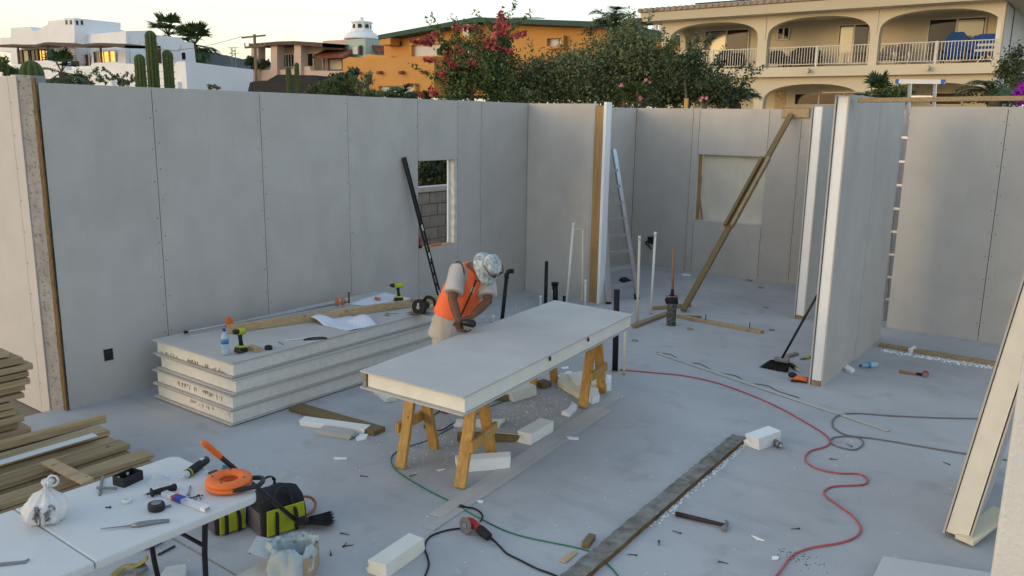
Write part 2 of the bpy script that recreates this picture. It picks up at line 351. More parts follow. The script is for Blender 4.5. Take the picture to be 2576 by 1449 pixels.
# jamb of the window in the long wall
j = thing('window_lining', 'rough white foam jamb and ledge lining the window hole of the long wall', 'window frame')
MB().box((XA-.114, win[1]-.0, win[2]), (XA-.014, win[1]-.055, win[3])).jitter(.004, 3).build('jamb', 'foam_rough' if 'foam_rough' in MATS else mat('foam_rough', (.62, .60, .55), .95, .22, 14, .6, 35), j)
MB().box((XA-.118, win[1]-.057, win[2]), (XA-.10, win[1]-.09, win[3])).build('stop', 'foam_bright', j)
MB().box((XA-.115, win[0]+.005, win[2]-.0), (XA-.01, win[1]-.06, win[2]+.012)).build('ledge', 'wood_pine', j)
# plates and beam
P0, P1 = g(2208, 866, .02), g(2506, 916, .02)
lumber('low timber floor plate lying before the far right wall, foam spilling along it', (P0.x+.02, P0.y, .02), (2.6, P0.y, .02), .09, .038, name='floor_plate', cat='timber')
lumber('timber floor plate studded with bolts left of the wrapped pipe', g(1590, 822, .02), g(1683, 787, .02), .09, .038, name='floor_plate', cat='timber')
fp = thing('floor_plate', 'long timber floor plate with upright bolts right of the wrapped pipe', 'timber')
q0, q1 = g(1700, 794, .02), g(1918, 835, .02)
MB().bar(q0, q1, .09, .038).build('plate', 'wood_treated', fp, bevel=.003)
for t in (.36, .86):
    c = q0.lerp(q1, t); MB().cyl(c+V((0,0,.01)), c+V((0,0,.10)), .006).build('bolt', 'screw', fp)
lumber('short timber offcut lying behind the wrapped pipe', g(1640, 776, .02), g(1735, 768, .02), .09, .05, name='timber_offcut', cat='timber')
lumber('flat dark strip of timber under the foot of the brace', g(1668, 791, .01), g(1765, 797, .01), .06, .014, 'wood_post', name='timber_offcut', cat='timber')
bz = HW+.085
lumber('long timber beam resting on top of the tall partition, running out to the right', oy(2160, 250, 8.62)+V((0,0,-.01)), oy(2585, 247, 8.62), .09, .042, name='timber_beam', cat='beam')
lumber('flat board capping the near end of the tall partition', (-2.52, 8.47, HW+.062), (-2.2, 8.47, HW+.062), .12, .014, 'wood_pine', name='cap_board', cat='board')
lumber('orange wooden peg standing up behind the back wall', (oy(1727, 250, YD+.16).x, YD+.16, 2.2), (oy(1727, 250, YD+.16).x, YD+.16, oy(1727, 248, YD+.16).z), .07, .04, 'wood_horse', (0,1,0), name='wooden_peg', cat='stake')
# ---- leaning panel at the right and the white plaster wall
lp = thing('wall_panel', 'foam panel leaning against the white plaster wall at the far right', 'wall panel')
yl = 5.77; b0 = V((-.69, yl, .0)); t0 = oy(2590, 640, yl); dr = (t0-b0).normalized(); nr = V((dr.z, 0, -dr.x)); Lp = 2.93
def lean(d0, d1, l0, l1, y0, y1, nm, m): 
    p = [b0+nr*d0+dr*l0, b0+nr*d1+dr*l0, b0+nr*d1+dr*l1, b0+nr*d0+dr*l1]
    MB().prism([V((q.x, y0, q.z)) for q in p], (0, y1-y0, 0)).build(nm, m, lp)
lean(0, .012, .03, Lp, yl, yl+1.2, 'skin', 'board'); lean(.018, .148, .045, Lp-.04, yl+.012, yl+1.19, 'foam_core', 'foam_cream'); lean(.156, .168, -.012, Lp, yl-.004, yl+1.2, 'skin', 'board')
lumber('ragged foam offcut wedged under the leaning panel', g(2425, 1360, .03), g(2520, 1285, .12), .12, .03, 'foam_yellow', name='foam_offcut', cat='foam scrap')
mat('plaster', (.62, .61, .58), .9, .05, 2, .8, 45)
wp = tag(MB().box((oy(2505, 1350, 4.45).x, 4.45, -.15), (2.4, 4.6, 3.6)).build('plaster_wall', 'plaster', bevel=.02), 'white rough plaster wall end at the right edge behind the leaning panel', 'wall'); wp['kind'] = 'thing'
tag(MB().hexa([g(2188, 1465, .04)+V((0,0,-.03)), g(2520, 1475, .04)+V((0,0,-.03)), g(2490, 1440, .04)+V((0,0,-.03)), g(2222, 1399, .04)+V((0,0,-.03)), g(2188, 1465, .04), g(2520, 1475, .04), g(2490, 1440, .04), g(2222, 1399, .04)]).build('board_sheet', 'board_pale'), 'pale board offcut lying flat at the bottom right corner', 'board')
# ================================================================ stack of panels
def sip(name, label, cat, pts, z0, th=.125, sk=.011, foam='foam_cream', inset=(.03, .03, .035, .03), group=None, seed=1):
    """pts: near-left, near-right, far-right, far-left corners of the upper skin (x, y)"""
    rr = random.Random(seed); root = thing(name, label, cat, group)
    def quad(ins, za, zb, nm, m, jit=0):
        P = [V((p[0], p[1], 0)) for p in pts]; ex = (P[1]-P[0]).normalized(); ey = (P[3]-P[0]).normalized(); l, r_, n, f = ins
        Q = [P[0]+ex*l+ey*n, P[1]-ex*r_+ey*n, P[2]-ex*r_-ey*f, P[3]+ex*l-ey*f]
        mb = MB()
        if not jit: mb.hexa([(q.x, q.y, za) for q in Q]+[(q.x, q.y, zb) for q in Q])
        else:
            k = 14; ring = []
            for i in range(4):
                a, b = Q[i], Q[(i+1) % 4]
                for j in range(k): ring.append(a.lerp(b, j/k))
            vs = []; c_ = sum(Q, V())/4
            for z in (za, (za+zb)/2, zb):
                for q in ring: q2 = q+(c_-q).normalized()*rr.uniform(-jit, jit); vs.append((q2.x, q2.y, z))
            n_ = len(ring); fs = [(l_*n_+i, l_*n_+(i+1) % n_, (l_+1)*n_+(i+1) % n_, (l_+1)*n_+i) for l_ in range(2) for i in range(n_)]
            fs += [tuple(range(n_-1, -1, -1)), tuple(range(2*n_, 3*n_))]; mb.add(vs, fs)
        return mb.build(nm, m, root)
    quad((0, 0, 0, 0), z0, z0+sk, 'skin', 'board'); quad((.0, .0, .0, .0), z0+th-sk, z0+th, 'skin', 'board')
    quad(inset, z0+sk+.003, z0+th-sk-.005, 'foam_core', foam, .002)
    return root
A0 = (-7.25, 3.98); dxs = [(-.0, .0, 0), (.015, -.005, .002), (.035, .03, -.006), (.0, .02, .01)]
mat('foam_dirty', (.67, .66, .61), .85, .06, 16, .15, 60)
t_, N_, L_, b_ = nodes('foam_dirty')          # speckles of black mould and brown glue drips
tcx = N_.new('ShaderNodeTexCoord'); mpx = N_.new('ShaderNodeMapping'); mpx.inputs['Scale'].default_value = (70, 70, 14); nzx = N_.new('ShaderNodeTexNoise'); nzx.inputs['Scale'].default_value = 1.6
L_.new(tcx.outputs['Object'], mpx.inputs[0]); L_.new(mpx.outputs[0], nzx.inputs['Vector'])
rpx = N_.new('ShaderNodeValToRGB'); rpx.color_ramp.elements[0].position = .68; rpx.color_ramp.elements[1].position = .86
L_.new(nzx.outputs[0], rpx.inputs[0]); mxx = N_.new('ShaderNodeMix'); mxx.data_type = 'RGBA'; old = b_.inputs['Base Color'].links[0].from_socket
L_.new(rpx.outputs[0], mxx.inputs['Factor']); L_.new(old, mxx.inputs['A']); mxx.inputs['B'].default_value = (.42, .36, .27, 1); L_.new(mxx.outputs['Result'], b_.inputs['Base Color'])
posn = ['bottom foam panel of the stack by the left wall', 'second foam panel from the floor in the stack by the left wall', 'third foam panel from the floor in the stack, pencilled with a number', 'topmost foam panel of the stack, strewn with tools and papers']
STK = []
for i in range(4):
    dx, dy, dr_ = dxs[i]; z0 = .012+i*.142
    x0, y0 = A0[0]+dx, A0[1]+dy; Lx, Ly = 1.24, 2.95
    ex = V((math.cos(dr_), math.sin(dr_), 0)); ey = V((-math.sin(dr_), math.cos(dr_), 0)); o = V((x0, y0, 0))
    pts = [o, o+ex*Lx, o+ex*Lx+ey*Ly, o+ey*Ly]
    STK.append(sip('wall_panel', posn[i], 'wall panel', pts, z0, th=.136, foam='foam_dirty', inset=(.032, .012, .032, .012), group='foam panels stacked by the left wall', seed=i))
mat('drip', (.42, .29, .15), .8, .3, 20)
for i, (t0_, t1_, ln, up_, nd) in {0: (.45, .97, .04, 0, 34), 1: (.28, .9, .05, 0, 44), 3: (.06, .92, .03, 1, 60)}.items():
    o_ = [c_ for c_ in STK[i].children if c_.name.startswith('foam_core')][0]; vs_ = [v_.co for v_ in o_.data.vertices]; y_ = min(v_.y for v_ in vs_); xa_, xb_ = min(v_.x for v_ in vs_), max(v_.x for v_ in vs_); za_, zb_ = min(v_.z for v_ in vs_), max(v_.z for v_ in vs_); mb = MB(); rr = random.Random(i+40)
    for _ in range(nd):
        x_ = xa_+(xb_-xa_)*rr.uniform(t0_, t1_); l_ = ln*rr.uniform(.1, 1)**1.6; w_ = rr.uniform(.0006, .0016); zt_ = za_+.004+l_ if up_ else zb_-.025-rr.uniform(0, .012); mb.box((x_-w_, y_-.0015, zt_-l_), (x_+w_, y_+.006, zt_))
    mb.build('glue_drips', 'drip', STK[i], kind='stuff')
ZS = .012+3*.142+.136
# pencilled number on the side of the third panel
def text(body, loc, size, m, rot, parent=None, name='lettering', ext=.0006):
    cu = bpy.data.curves.new(name, 'FONT'); cu.body = body; cu.size = size; cu.extrude = ext; cu.align_x = 'CENTER'; cu.align_y = 'CENTER'
    o = bpy.data.objects.new(name, cu); COL.objects.link(o); o.location = loc; o.rotation_euler = rot
    dg = bpy.context.evaluated_depsgraph_get(); me = bpy.data.meshes.new_from_object(o.evaluated_get(dg))
    me.materials.clear(); me.materials.append(MATS[m]); n = bpy.data.objects.new(name, me); COL.objects.link(n); n.location = loc; n.rotation_euler = rot
    bpy.data.objects.remove(o); bpy.data.curves.remove(cu)
    if parent: n.parent = parent
    return n
mat('pencil', (.16, .15, .14), .8, .1, 20)
xsd = STK[2].children[2].bound_box[6][0]
text('844', (A0[0]+.035+1.24-.0085, ox(905, 935, A0[0]+1.25).y, .012+2*.142+.068), .10, 'pencil', (R(90), R(180), R(90)), STK[2])
# ================================================================ sawhorses and the work panel
BZ = .865
bc = [g(905, 932, BZ), g(1165, 1000, BZ), g(1592, 790, BZ), g(1395, 755, BZ)]
wpn = sip('work_panel', 'long white foam panel laid across two wooden sawhorses', 'wall panel', bc, BZ-.135, th=.135, foam='foam_cream', inset=(.05, .012, .035, .02), seed=9)
mat('wood_grey', (.30, .26, .20), .8, .2, 12, .1, 40)
e_ = (bc[1]-bc[0]).normalized(); f_ = (bc[3]-bc[0]).normalized()
MB().bar(bc[0]+e_*.025+f_*.02+V((0,0,-.067)), bc[3]+e_*.025-f_*.02+V((0,0,-.067)), .03, .105).build('edge_spline', 'wood_grey', wpn)
for t in (.42, .66):
    c = bc[1].lerp(bc[2], t)+V((0,0,-.03)); MB().bar(c+V((.002,0,-.018)), c+V((.002,0,.014)), .014, .012, (1,0,0)).build('nail_clip', 'screw', wpn)
def sawhorse(label, f4, zt):
    """feet: A1 A2 (one end), B1 B2 (other end)"""
    root = thing('sawhorse', label, 'sawhorse', 'wooden sawhorses under the work panel')
    A = (f4[0]+f4[1])/2; B = (f4[2]+f4[3])/2; d = (B-A).normalized(); 
    MB().bar(A-d*.0+V((0,0,zt-.05)), B+d*.0+V((0,0,zt-.05)), .04, .095).build('top_beam', 'wood_horse', root, bevel=.004)
    for foot, mid, sg in ((f4[0], A, -1), (f4[1], A, 1), (f4[2], B, -1), (f4[3], B, 1)):
        n = (foot-mid); n.z = 0; n.normalize()
        MB().bar(foot+V((0,0,.001)), V((mid.x, mid.y, zt-.012))+n*.045, .088, .036, n).build('leg', 'wood_horse', root, bevel=.004)
    for mid, a, b, o in ((A, f4[0], f4[1], -1), (B, f4[2], f4[3], 1)):
        k = .42; pa = a.lerp(V((mid.x, mid.y, zt)), k)+d*o*.062; pb_ = b.lerp(V((mid.x, mid.y, zt)), k)+d*o*.062
        ext = (pb_-pa).normalized()*.06
        MB().bar(pa-ext, pb_+ext, .03, .085).build('cross_brace', 'wood_horse', root, bevel=.004)
    return root
h1 = sawhorse('sawhorse with a barcode sticker under the near end of the work panel', [g(1008, 1178), g(1093, 1128), g(1157, 1228), g(1238, 1152)], BZ-.136)
h2 = sawhorse('sawhorse under the far end of the work panel among foam scraps', [g(1337, 980), g(1395, 960), g(1466, 1026), g(1514, 988)], BZ-.136)
mat('paper', (.74, .76, .80), .8, .03, 5)
sb = [c for c in h1.children if c.name.startswith('cross_brace')][1]
bbx = [V(v.co) for v in sb.data.vertices]; cb_ = sum(bbx, V())/8
# ================================================================ foam scraps
fs_n = [0]
def ragged(poly, h, m, label, nm='foam_offcut', cat='foam scrap', step=0.03, amp=.006, z=0.002, top=None, bevel=0):
    """a broken slab: outline in ground points, ragged edges"""
    fs_n[0] += 1; rr = random.Random(fs_n[0]); out = []
    for i in range(len(poly)):
        a, b = V(poly[i]), V(poly[(i+1) % len(poly)]); n = max(1, int((b-a).length/step))
        for k in range(n):
            q = a.lerp(b, k/n); out.append(V((q.x+rr.uniform(-amp, amp), q.y+rr.uniform(-amp, amp), z)))
    mb = MB(); n = len(out); vs = [(p.x, p.y, z) for p in out]+[(p.x+rr.uniform(-amp, amp)*.5, p.y+rr.uniform(-amp, amp)*.5, z+h+rr.uniform(-amp, amp)*.4) for p in out]
    mb.add(vs, [tuple(range(n-1, -1, -1)), tuple(range(n, 2*n))]+[(i, (i+1) % n, (i+1) % n+n, i+n) for i in range(n)])
    return tag(mb.build(nm, m, bevel=bevel), label, cat)
def block(pa, pb_, wd_, h, m, label, nm='foam_block', cat='foam block', lip=True, z=.002, rag=.006):
    """a bar of foam core between two ground points with rough broken ends"""
    fs_n[0] += 1; rr = random.Random(100+fs_n[0]); a, b = V(pa), V(pb_); d = (b-a).normalized(); s = V((-d.y, d.x, 0))
    prof = [(-wd_/2, 0), (wd_/2, 0), (wd_/2, h*.45), (wd_/2-.014 if lip else wd_/2, h*.5), (wd_/2-.014 if lip else wd_/2, h), (-wd_/2, h)]
    rings = []; n = 8
    for k in range(n+1):
        q = a.lerp(b, k/n); r_ = []
        for (o, zz) in prof:
            e = rr.uniform(-rag, rag)*(3 if k in (0, n) else .3); r_.append(q+s*(o+rr.uniform(-rag, rag)*.3)+d*e+V((0, 0, z+zz)))
        rings.append(r_)
    return tag(MB().loft(rings, smooth=False).build(nm, m), label, cat)
block(g(1150, 1182), g(1283, 1172), .12, .10, 'foam_bright', 'white foam bar lying against the near sawhorse leg')
block(g(1318, 1115), g(1372, 1083), .15, .10, 'foam', 'foam block on the floor between the two sawhorses')
block(g(945, 1452), g(1045, 1382), .135, .095, 'foam_cream', 'cream foam bar cut off by the bottom edge of the picture')
block(g(1889, 1128), g(1945, 1107), .15, .11, 'foam_bright', 'white foam block at the far end of the long timber on the floor')
block(g(1277, 1008), g(1338, 990), .15, .10, 'foam', 'foam block beside the rear left leg of the far sawhorse')
block(g(762, 1066), g(922, 1088), .11, .05, 'foam', 'long narrow foam bar beside the brown plank', lip=False)
block(g(806, 1088), g(890, 1102), .11, .045, 'board', 'short grey faced foam bar before the long narrow one', lip=False)
ragged([g(893, 1104), g(900, 1110), g(922, 1106), g(926, 1096), g(908, 1094)], .01, 'foam_bright', 'thin torn white flake at the end of the short foam bar')
block(g(952, 990), g(985, 1012), .10, .05, 'foam', 'foam offcut between the panel stack and the work panel', lip=False)
ragged([g(1402, 972), g(1410, 952), g(1455, 958), g(1478, 1000), g(1462, 1008)], .06, 'foam_yellow', 'cream foam sheet leaning flat beside the far sawhorse')
ragged([g(1425, 960), g(1480, 952), g(1530, 975), g(1525, 988), g(1450, 985)], .09, 'foam_cream', 'thick cream foam sheet behind the front leg of the far sawhorse')
ragged([g(1478, 1012), g(1482, 988), g(1503, 992), g(1508, 1012), g(1490, 1018)], .07, 'foam_bright', 'white broken foam chunk right of the front sawhorse leg')
ragged([g(1520, 985), g(1526, 962), g(1536, 966), g(1536, 984)], .09, 'foam_bright', 'pointed white foam piece standing by the rear sawhorse leg')
ragged([g(1413, 1045), g(1432, 1050), g(1452, 1030), g(1440, 1018), g(1430, 1036)], .035, 'foam_bright', 'curled white foam flake in front of the far sawhorse')
ragged([g(1402, 948), g(1430, 936), g(1438, 938), g(1425, 950)], .012, 'foam_bright', 'long white flake behind the work panel leg')
ragged([g(1412, 927), g(1430, 924), g(1432, 929), g(1416, 931)], .012, 'foam_bright', 'small white flake farthest behind the work panel')
ragged([g(1140, 1075), g(1150, 1062), g(1268, 1063), g(1255, 1078)], .03, 'foam', 'flat foam strip under the work panel crossed by the green cord')
ragged([g(1545, 996), g(1556, 993), g(1568, 998), g(1560, 1001)], .008, 'foam_bright', 'small white chip past the far end of the floor strips')
ragged([g(1424, 1101), g(1456, 1103), g(1457, 1107), g(1430, 1107)], .01, 'foam_bright', 'thin white sliver right of the floor strips')
ragged([g(838, 1154), g(870, 1153), g(872, 1157), g(842, 1158)], .01, 'foam_bright', 'thin white sliver on the open floor left of the near sawhorse')
ragged([g(1106, 1187), g(1098, 1184), g(1118, 1182)], .008, 'foam_bright', 'small white sliver by the foot of the near sawhorse')
ragged([g(1200, 1261), g(1216, 1263), g(1216, 1266), g(1202, 1264)], .008, 'foam_bright', 'white sliver right of the black plug')
ragged([g(1888, 1349), g(1905, 1352), g(1922, 1362), g(1905, 1358)], .008, 'foam_bright', 'pointed white flake right of the hammer')
ragged([g(1940, 1405), g(1958, 1404), g(1959, 1410), g(1944, 1411)], .01, 'foam_bright', 'white crumb beside the red hose near the bottom')
ragged([g(2122, 930), g(2132, 924), g(2149, 934), g(2140, 941)], .03, 'foam_bright', 'white foam lump at the foot of the tall partition')
ragged([g(2283, 886), g(2300, 877), g(2304, 884), g(2292, 890)], .04, 'foam_bright', 'white foam lump on the floor plate at the right')
ragged([g(1714, 690), g(1734, 691), g(1738, 695), g(1718, 694)], .012, 'foam_bright', 'white curved flake on the floor before the back wall')
for i, (a, b) in enumerate(((1597, 856), (1884, 705), (1913, 723), (1884, 832), (1735, 827), (1940, 829), (1925, 773))):
    tag(MB().bar(g(a-6, b-1, .012), g(a+7, b+1, .012), .035, .02).jitter(.003, i).build('wood_chip', 'wood_grey', bevel=.002), 'small grey wood chip scattered on the floor of the far rooms', 'wood chip', 'small wood chips in the far rooms')
lumber('brown plank sticking out from under the panel stack', g(742, 1024, .02), g(955, 1086, .02), .15, .045, 'wood_post')
lumber('dark board under the work panel, half hidden by the sawhorse', g(1150, 1098, .03), g(1310, 1098, .03), .10, .05, 'wood_post')
lumber('grey board strip lying on the dark board under the work panel', g(1215, 1080, .06), g(1345, 1092, .06), .10, .012, 'board')
lumber('brown wood block behind the rear sawhorse leg', g(1355, 968, .03), g(1378, 962, .03), .12, .05, 'wood_post', name='wood_block', cat='wood block')
lumber('dark wood block under the middle of the work panel', g(1237, 992, .03), g(1282, 996, .03), .16, .06, 'wood_post', name='wood_block', cat='wood block')
lumber('inner of two thin grey strips lying along the work panel', g(1098, 1297, .006), g(1556, 992, .006), .11, .01, 'board', name='floor_strip', cat='strip', bev=0)
lumber('outer of two thin grey strips lying along the work panel', g(1078, 1330, .005), g(1530, 1030, .005), .09, .006, 'board', name='floor_strip', cat='strip', bev=0)
# long timber with spray foam on the open floor
lt = thing('floor_timber', 'long dusty timber lying on the open floor with foam dust along its edge', 'timber')
ta, tb = g(1425, 1475, .0), g(1858, 1106, .0)
mat('wood_dusty', (.215, .205, .18), 1.0, .35, 14, .5, 60, spec=0.05)
mat('wood_old', (.15, .095, .045), .9, .35, 8, .2, 30, spec=.1)
grime('wood_dusty', [(3, (1, 1, 1), .5, .7, (.33, .33, .32), .7, 7), (6, (1, 1, 1), .56, .7, (.10, .085, .06), .7, 6)])
dT = (tb-ta).normalized(); sT = V((-dT.y, dT.x, 0)); rr = random.Random(17); vs = []; fs = []; n = 60
for k in range(n+1):
    q = ta.lerp(tb, k/n); l_, r_ = .064+rr.uniform(-.007, .006), .066+rr.uniform(-.003, .003)
    vs += [q+sT*l_+V((0, 0, .002)), q+sT*(l_-.003)+V((0, 0, .036+rr.uniform(-.003, .003))), q-sT*r_+V((0, 0, .038+rr.uniform(-.002, .002))), q-sT*r_+V((0, 0, .002))]
    if k: o = (k-1)*4; fs += [(o+1, o+2, o+6, o+5)]
MB().add(vs, fs).build('dusty_top', 'wood_dusty', lt)
fs = []
for k in range(1, n+1): o = (k-1)*4; fs += [(o, o+1, o+5, o+4), (o+2, o+3, o+7, o+6)]
fs += [(0, 3, 2, 1), (n*4, n*4+1, n*4+2, n*4+3)]
MB().add(vs, fs).build('timber', 'wood_old', lt)
def crumbs(name, path, wd_, n, seed, size=(.002, .008), m='foam_bright', parent=None):
    rr = random.Random(seed); mb = MB(); P = [V(p) for p in path]; L = [(P[i+1]-P[i]).length for i in range(len(P)-1)]
    for _ in range(n):
        t = rr.uniform(0, sum(L)); i = 0
        while i < len(L)-1 and t > L[i]: t -= L[i]; i += 1
        q = P[i].lerp(P[i+1], min(1, t/L[i])); q = q+V((rr.gauss(0, wd_), rr.gauss(0, wd_), 0)); s = rr.uniform(*size)
        a = rr.uniform(0, 3); u = V((math.cos(a), math.sin(a), 0))*s*rr.uniform(1, 2.4); v = V((-math.sin(a), math.cos(a), 0))*s; k = V((0, 0, s*.7)); b = q+V((0, 0, .001))
        mb.add([b-u-v, b+u-v*.6, b+v, b+k*1.3], [(0, 2, 1), (0, 1, 3), (1, 2, 3), (2, 0, 3)])
    return mb.build(name, m, parent, kind='stuff')
e2 = V((.085, 0, 0))
crumbs('foam_dust', [ta.lerp(tb, .35)+e2, ta.lerp(tb, .98)+e2], .014, 420, 3, (.002, .008), parent=lt)
c_ = crumbs('foam_crumbs', [g(1010, 1150), g(1120, 1110), g(1200, 1080), g(1300, 1045), g(1400, 1000)], .16, 620, 5, (.0015, .006)); tag(c_, 'white foam crumbs scattered under the work panel', 'foam crumbs')
c_ = crumbs('foam_crumbs', [g(2215, 880), g(2300, 895), g(2400, 910), g(2500, 925)], .045, 420, 6, (.003, .011)); tag(c_, 'white foam crumbs along the floor plate at the right', 'foam crumbs')
c_ = crumbs('foam_crumbs', [g(1230, 800), g(1340, 770), g(1420, 775), g(1640, 800)], .2, 90, 8, (.003, .009)); tag(c_, 'white foam crumbs around the pipe risers', 'foam crumbs')
c_ = crumbs('grit', [g(1960, 1395), g(2050, 1420)], .06, 60, 9, (.002, .0045), 'screw'); tag(c_, 'dark grit on the floor under the red hose', 'grit')
c_ = crumbs('foam_crumbs', [g(300, 1420), g(700, 1200), g(900, 1330), g(1300, 1350), g(1800, 1300), g(2200, 1150), g(1700, 1000)], .5, 240, 12, (.0015, .005)); tag(c_, 'tiny white specks scattered over the whole floor', 'foam crumbs')
# screws and nails lying about
for i, (a, b) in enumerate(((868, 1369), (878, 1372), (700, 1385), (690, 1370), (732, 1367), (1015, 1130), (917, 1198), (1702, 1338), (1820, 1415), (2380, 1165), (2650/1.0, 1300), (2098, 1155), (2390, 1326), (2136, 1120), (1658, 1367), (640, 1390), (1040, 1195), (2000, 1330), (2565, 1040), (1590, 1395), (832, 1390), (790, 1390), (868, 1343))):
    if a > 2576: continue
    an = rnd.uniform(0, 6.28); c = g(a, b, .006); d = V((math.cos(an), math.sin(an), 0))*.03
    tag(MB().cyl(c-d, c+d, .0035, .002, 6).cyl(c-d*1.06, c-d*.95, .008, .006, 6).build('loose_screw', 'screw'), 'dark screw lying loose on the grey slab', 'screw', 'loose screws on the floor')
jt = MB().bar(g(405, 1338, -.001), g(640, 1475, -.001), .014, .006).build('floor_joint', 'wood_grey'); struct(jt)
# ================================================================ lumber at the left
def yboard(label, px, py, zt, wd_, th, L=2.6, yaw=0.0, m='wood_treated', group=None, nm='timber_board', xoff=0.0, pitch=0.0):
    e = g(px, py, zt); d = V((math.sin(yaw), -math.cos(yaw), -pitch)); c = e+V((-wd_/2+xoff, 0, -th/2))
    return lumber(label, c, c+d*L, wd_, th, m, name=nm, group=group)
G1 = 'sawn boards in the loose pile behind the folding table'
yboard('thin reddish batten on top of the loose timber pile', 267, 1043, .30, .045, .07, yaw=-.05, m='wood_pine', group=G1)
yboard('wide knotty board just below the thin batten in the loose pile', 277, 1082, .262, .17, .04, yaw=-.01, group=G1)
yboard('short dark board end under the thin batten of the loose pile', 230, 1062, .24, .12, .04, yaw=.02, m='wood_post', group=G1)
yboard('greyish board half under the white strip in the loose pile', 292, 1106, .212, .15, .038, yaw=.0, group=G1)
yboard('chamfered board below the white strip, third from the table in the pile', 327, 1117, .20, .16, .04, yaw=.01, group=G1)
yboard('lower board second from the table in the loose pile', 330, 1138, .155, .16, .04, yaw=.0, m='wood_post', group=G1)
yboard('yellowish board nearest the table in the loose pile', 388, 1140, .165, .15, .04, yaw=.012, group=G1)
yboard('bottom board nearest the table in the loose pile', 384, 1160, .12, .17, .04, yaw=.0, group=G1)
yboard('bottom board in the middle of the loose pile', 320, 1150, .115, .19, .04, yaw=.0, m='wood_post', group=G1)
yboard('bottom board farthest from the table in the loose pile', 262, 1105, .15, .30, .04, yaw=.0, m='wood_post', group=G1)
MB_ = MB().bar((-6.6, 2.4, .04), (-5.3, 2.4, .04), .09, .075); tag(MB_.build('bearer', 'wood_post'), 'timber bearer holding the loose pile off the ground', 'timber')
mat('white_strip', (.66, .68, .66), .5, .03, 6)
e = g(244, 1096, .275); lumber('pale white strip lying across the loose timber pile', e+V((-.03,0,0)), e+V((.03, -1.9, .02)), .075, .012, 'white_strip', name='trim_strip', cat='strip')
a, b = g(118, 1160, .255), g(222, 1212, .215); lumber('broken pine offcut lying crosswise on the loose timber pile', a, b, .09, .02, 'wood_pine', name='wood_offcut')
G2 = 'boards in the neat stack by the far left wall'
names = ['topmost', 'second', 'third', 'fourth', 'fifth', 'sixth', 'seventh', 'eighth', 'ninth', 'tenth', 'eleventh', 'twelfth', 'thirteenth', 'fourteenth', 'lowest']
rr = random.Random(5); z = .97
for i, (end, th) in enumerate(((2.62, .05), (2.70, .045), (2.77, .05), (2.83, .05), (2.80, .045), (2.80, .05), (2.78, .05), (2.76, .04), (2.66, .045), (2.68, .05), (2.73, .055), (2.70, .05), (2.78, .06), (2.72, .05), (2.76, .05))):
    x1 = -6.55+rr.uniform(-.03, .03)-(.05 if i < 2 else 0); w_b = .30
    lumber(names[i]+' board of the neat timber stack against the far left wall', (x1-w_b/2, end-.19, z-th/2), (x1-w_b/2-.02, end-2.6, z-th/2), w_b, th-.004, 'wood_treated' if i % 3 else 'wood_pine' if i == 6 else 'wood_treated', group=G2)
    z -= th+.008
tag(MB().box((-6.9, 2.3, -.16), (-6.6, 2.45, z)).build('bearer', 'wood_post'), 'timber bearer under the neat stack by the far left wall', 'timber')
# ================================================================ folding table
mat('plastic_white', (.62, .62, .61), .45, .02, 8, .15, 160)
mat('black_metal', (.02, .02, .022), .45, .1, 20, metal=.3)
mat('black_rubber', (.016, .016, .017), .65, .2, 20)
mat('black_plastic', (.02, .02, .021), .4, .15, 15)
mat('grey_metal', (.42, .43, .44), .38, .08, 12, metal=.8)
mat('dull_metal', (.24, .24, .25), .5, .15, 20, metal=.6)
mat('orange_plastic', (.78, .17, .035), .45, .06, 6)
mat('red_plastic', (.42, .035, .03), .45, .12, 12)
mat('lime', (.42, .47, .03), .5, .1, 10)
mat('white_plastic', (.72, .72, .70), .45, .03, 8)
mat('cream_pvc', (.66, .62, .48), .5, .05, 8)
mat('cardboard', (.42, .33, .22), .85, .1, 6)
mat('card_white', (.58, .58, .56), .85, .10, 9)
mat('blue_film', (.10, .33, .50), .35, .1, 6)
tab = thing('folding_table', 'white plastic folding table strewn with small tools', 'table')
TZ = .74; tx0, tx1, ty1, tyf, ty0 = -4.235, -3.43, 2.425, 1.555, .62
def rrect(x0, y0, x1, y1, r, corners, n=6):
    out = []
    for (cx_, cy_, a0, on) in ((x1-r, y0+r, -90, corners[0]), (x1-r, y1-r, 0, corners[1]), (x0+r, y1-r, 90, corners[2]), (x0+r, y0+r, 180, corners[3])):
        if on: out += [(cx_+r*math.cos(R(a0+90*k/n)), cy_+r*math.sin(R(a0+90*k/n))) for k in range(n+1)]
        else: out.append((cx_+(r if a0 in (-90, 0) else -r), cy_+(r if a0 in (0, 90) else -r)))
    return out
MB().prism([(x, y, TZ-.045) for x, y in rrect(tx0, tyf+.0025, tx1, ty1, .06, (0, 1, 1, 0))], (0, 0, .045)).build('table_top', 'plastic_white', tab, bevel=.008)
MB().prism([(x, y, TZ-.045) for x, y in rrect(tx0, ty0, tx1, tyf-.0025, .06, (1, 0, 0, 1))], (0, 0, .045)).build('table_top', 'plastic_white', tab, bevel=.008)
for yy, sg in ((2.18, 1), (.86, -1)):
    for x_ in (-3.56, -4.08): MB().tube(spline([(x_, yy, TZ-.05), (x_-.0, yy-.02*sg, .35), (x_, yy+.02*sg, .0)], 3), .0145, 10).build('leg', 'black_metal', tab)
    MB().cyl((-3.56, yy-.01*sg, .50), (-4.08, yy-.01*sg, .50), .011).build('cross_bar', 'black_metal', tab)
MB().cyl((-3.82, 2.17, .5), (-3.82, 1.7, .69), .009).build('stay', 'black_metal', tab)
T = lambda px, py, dz=0.0: g(px, py, TZ+dz)
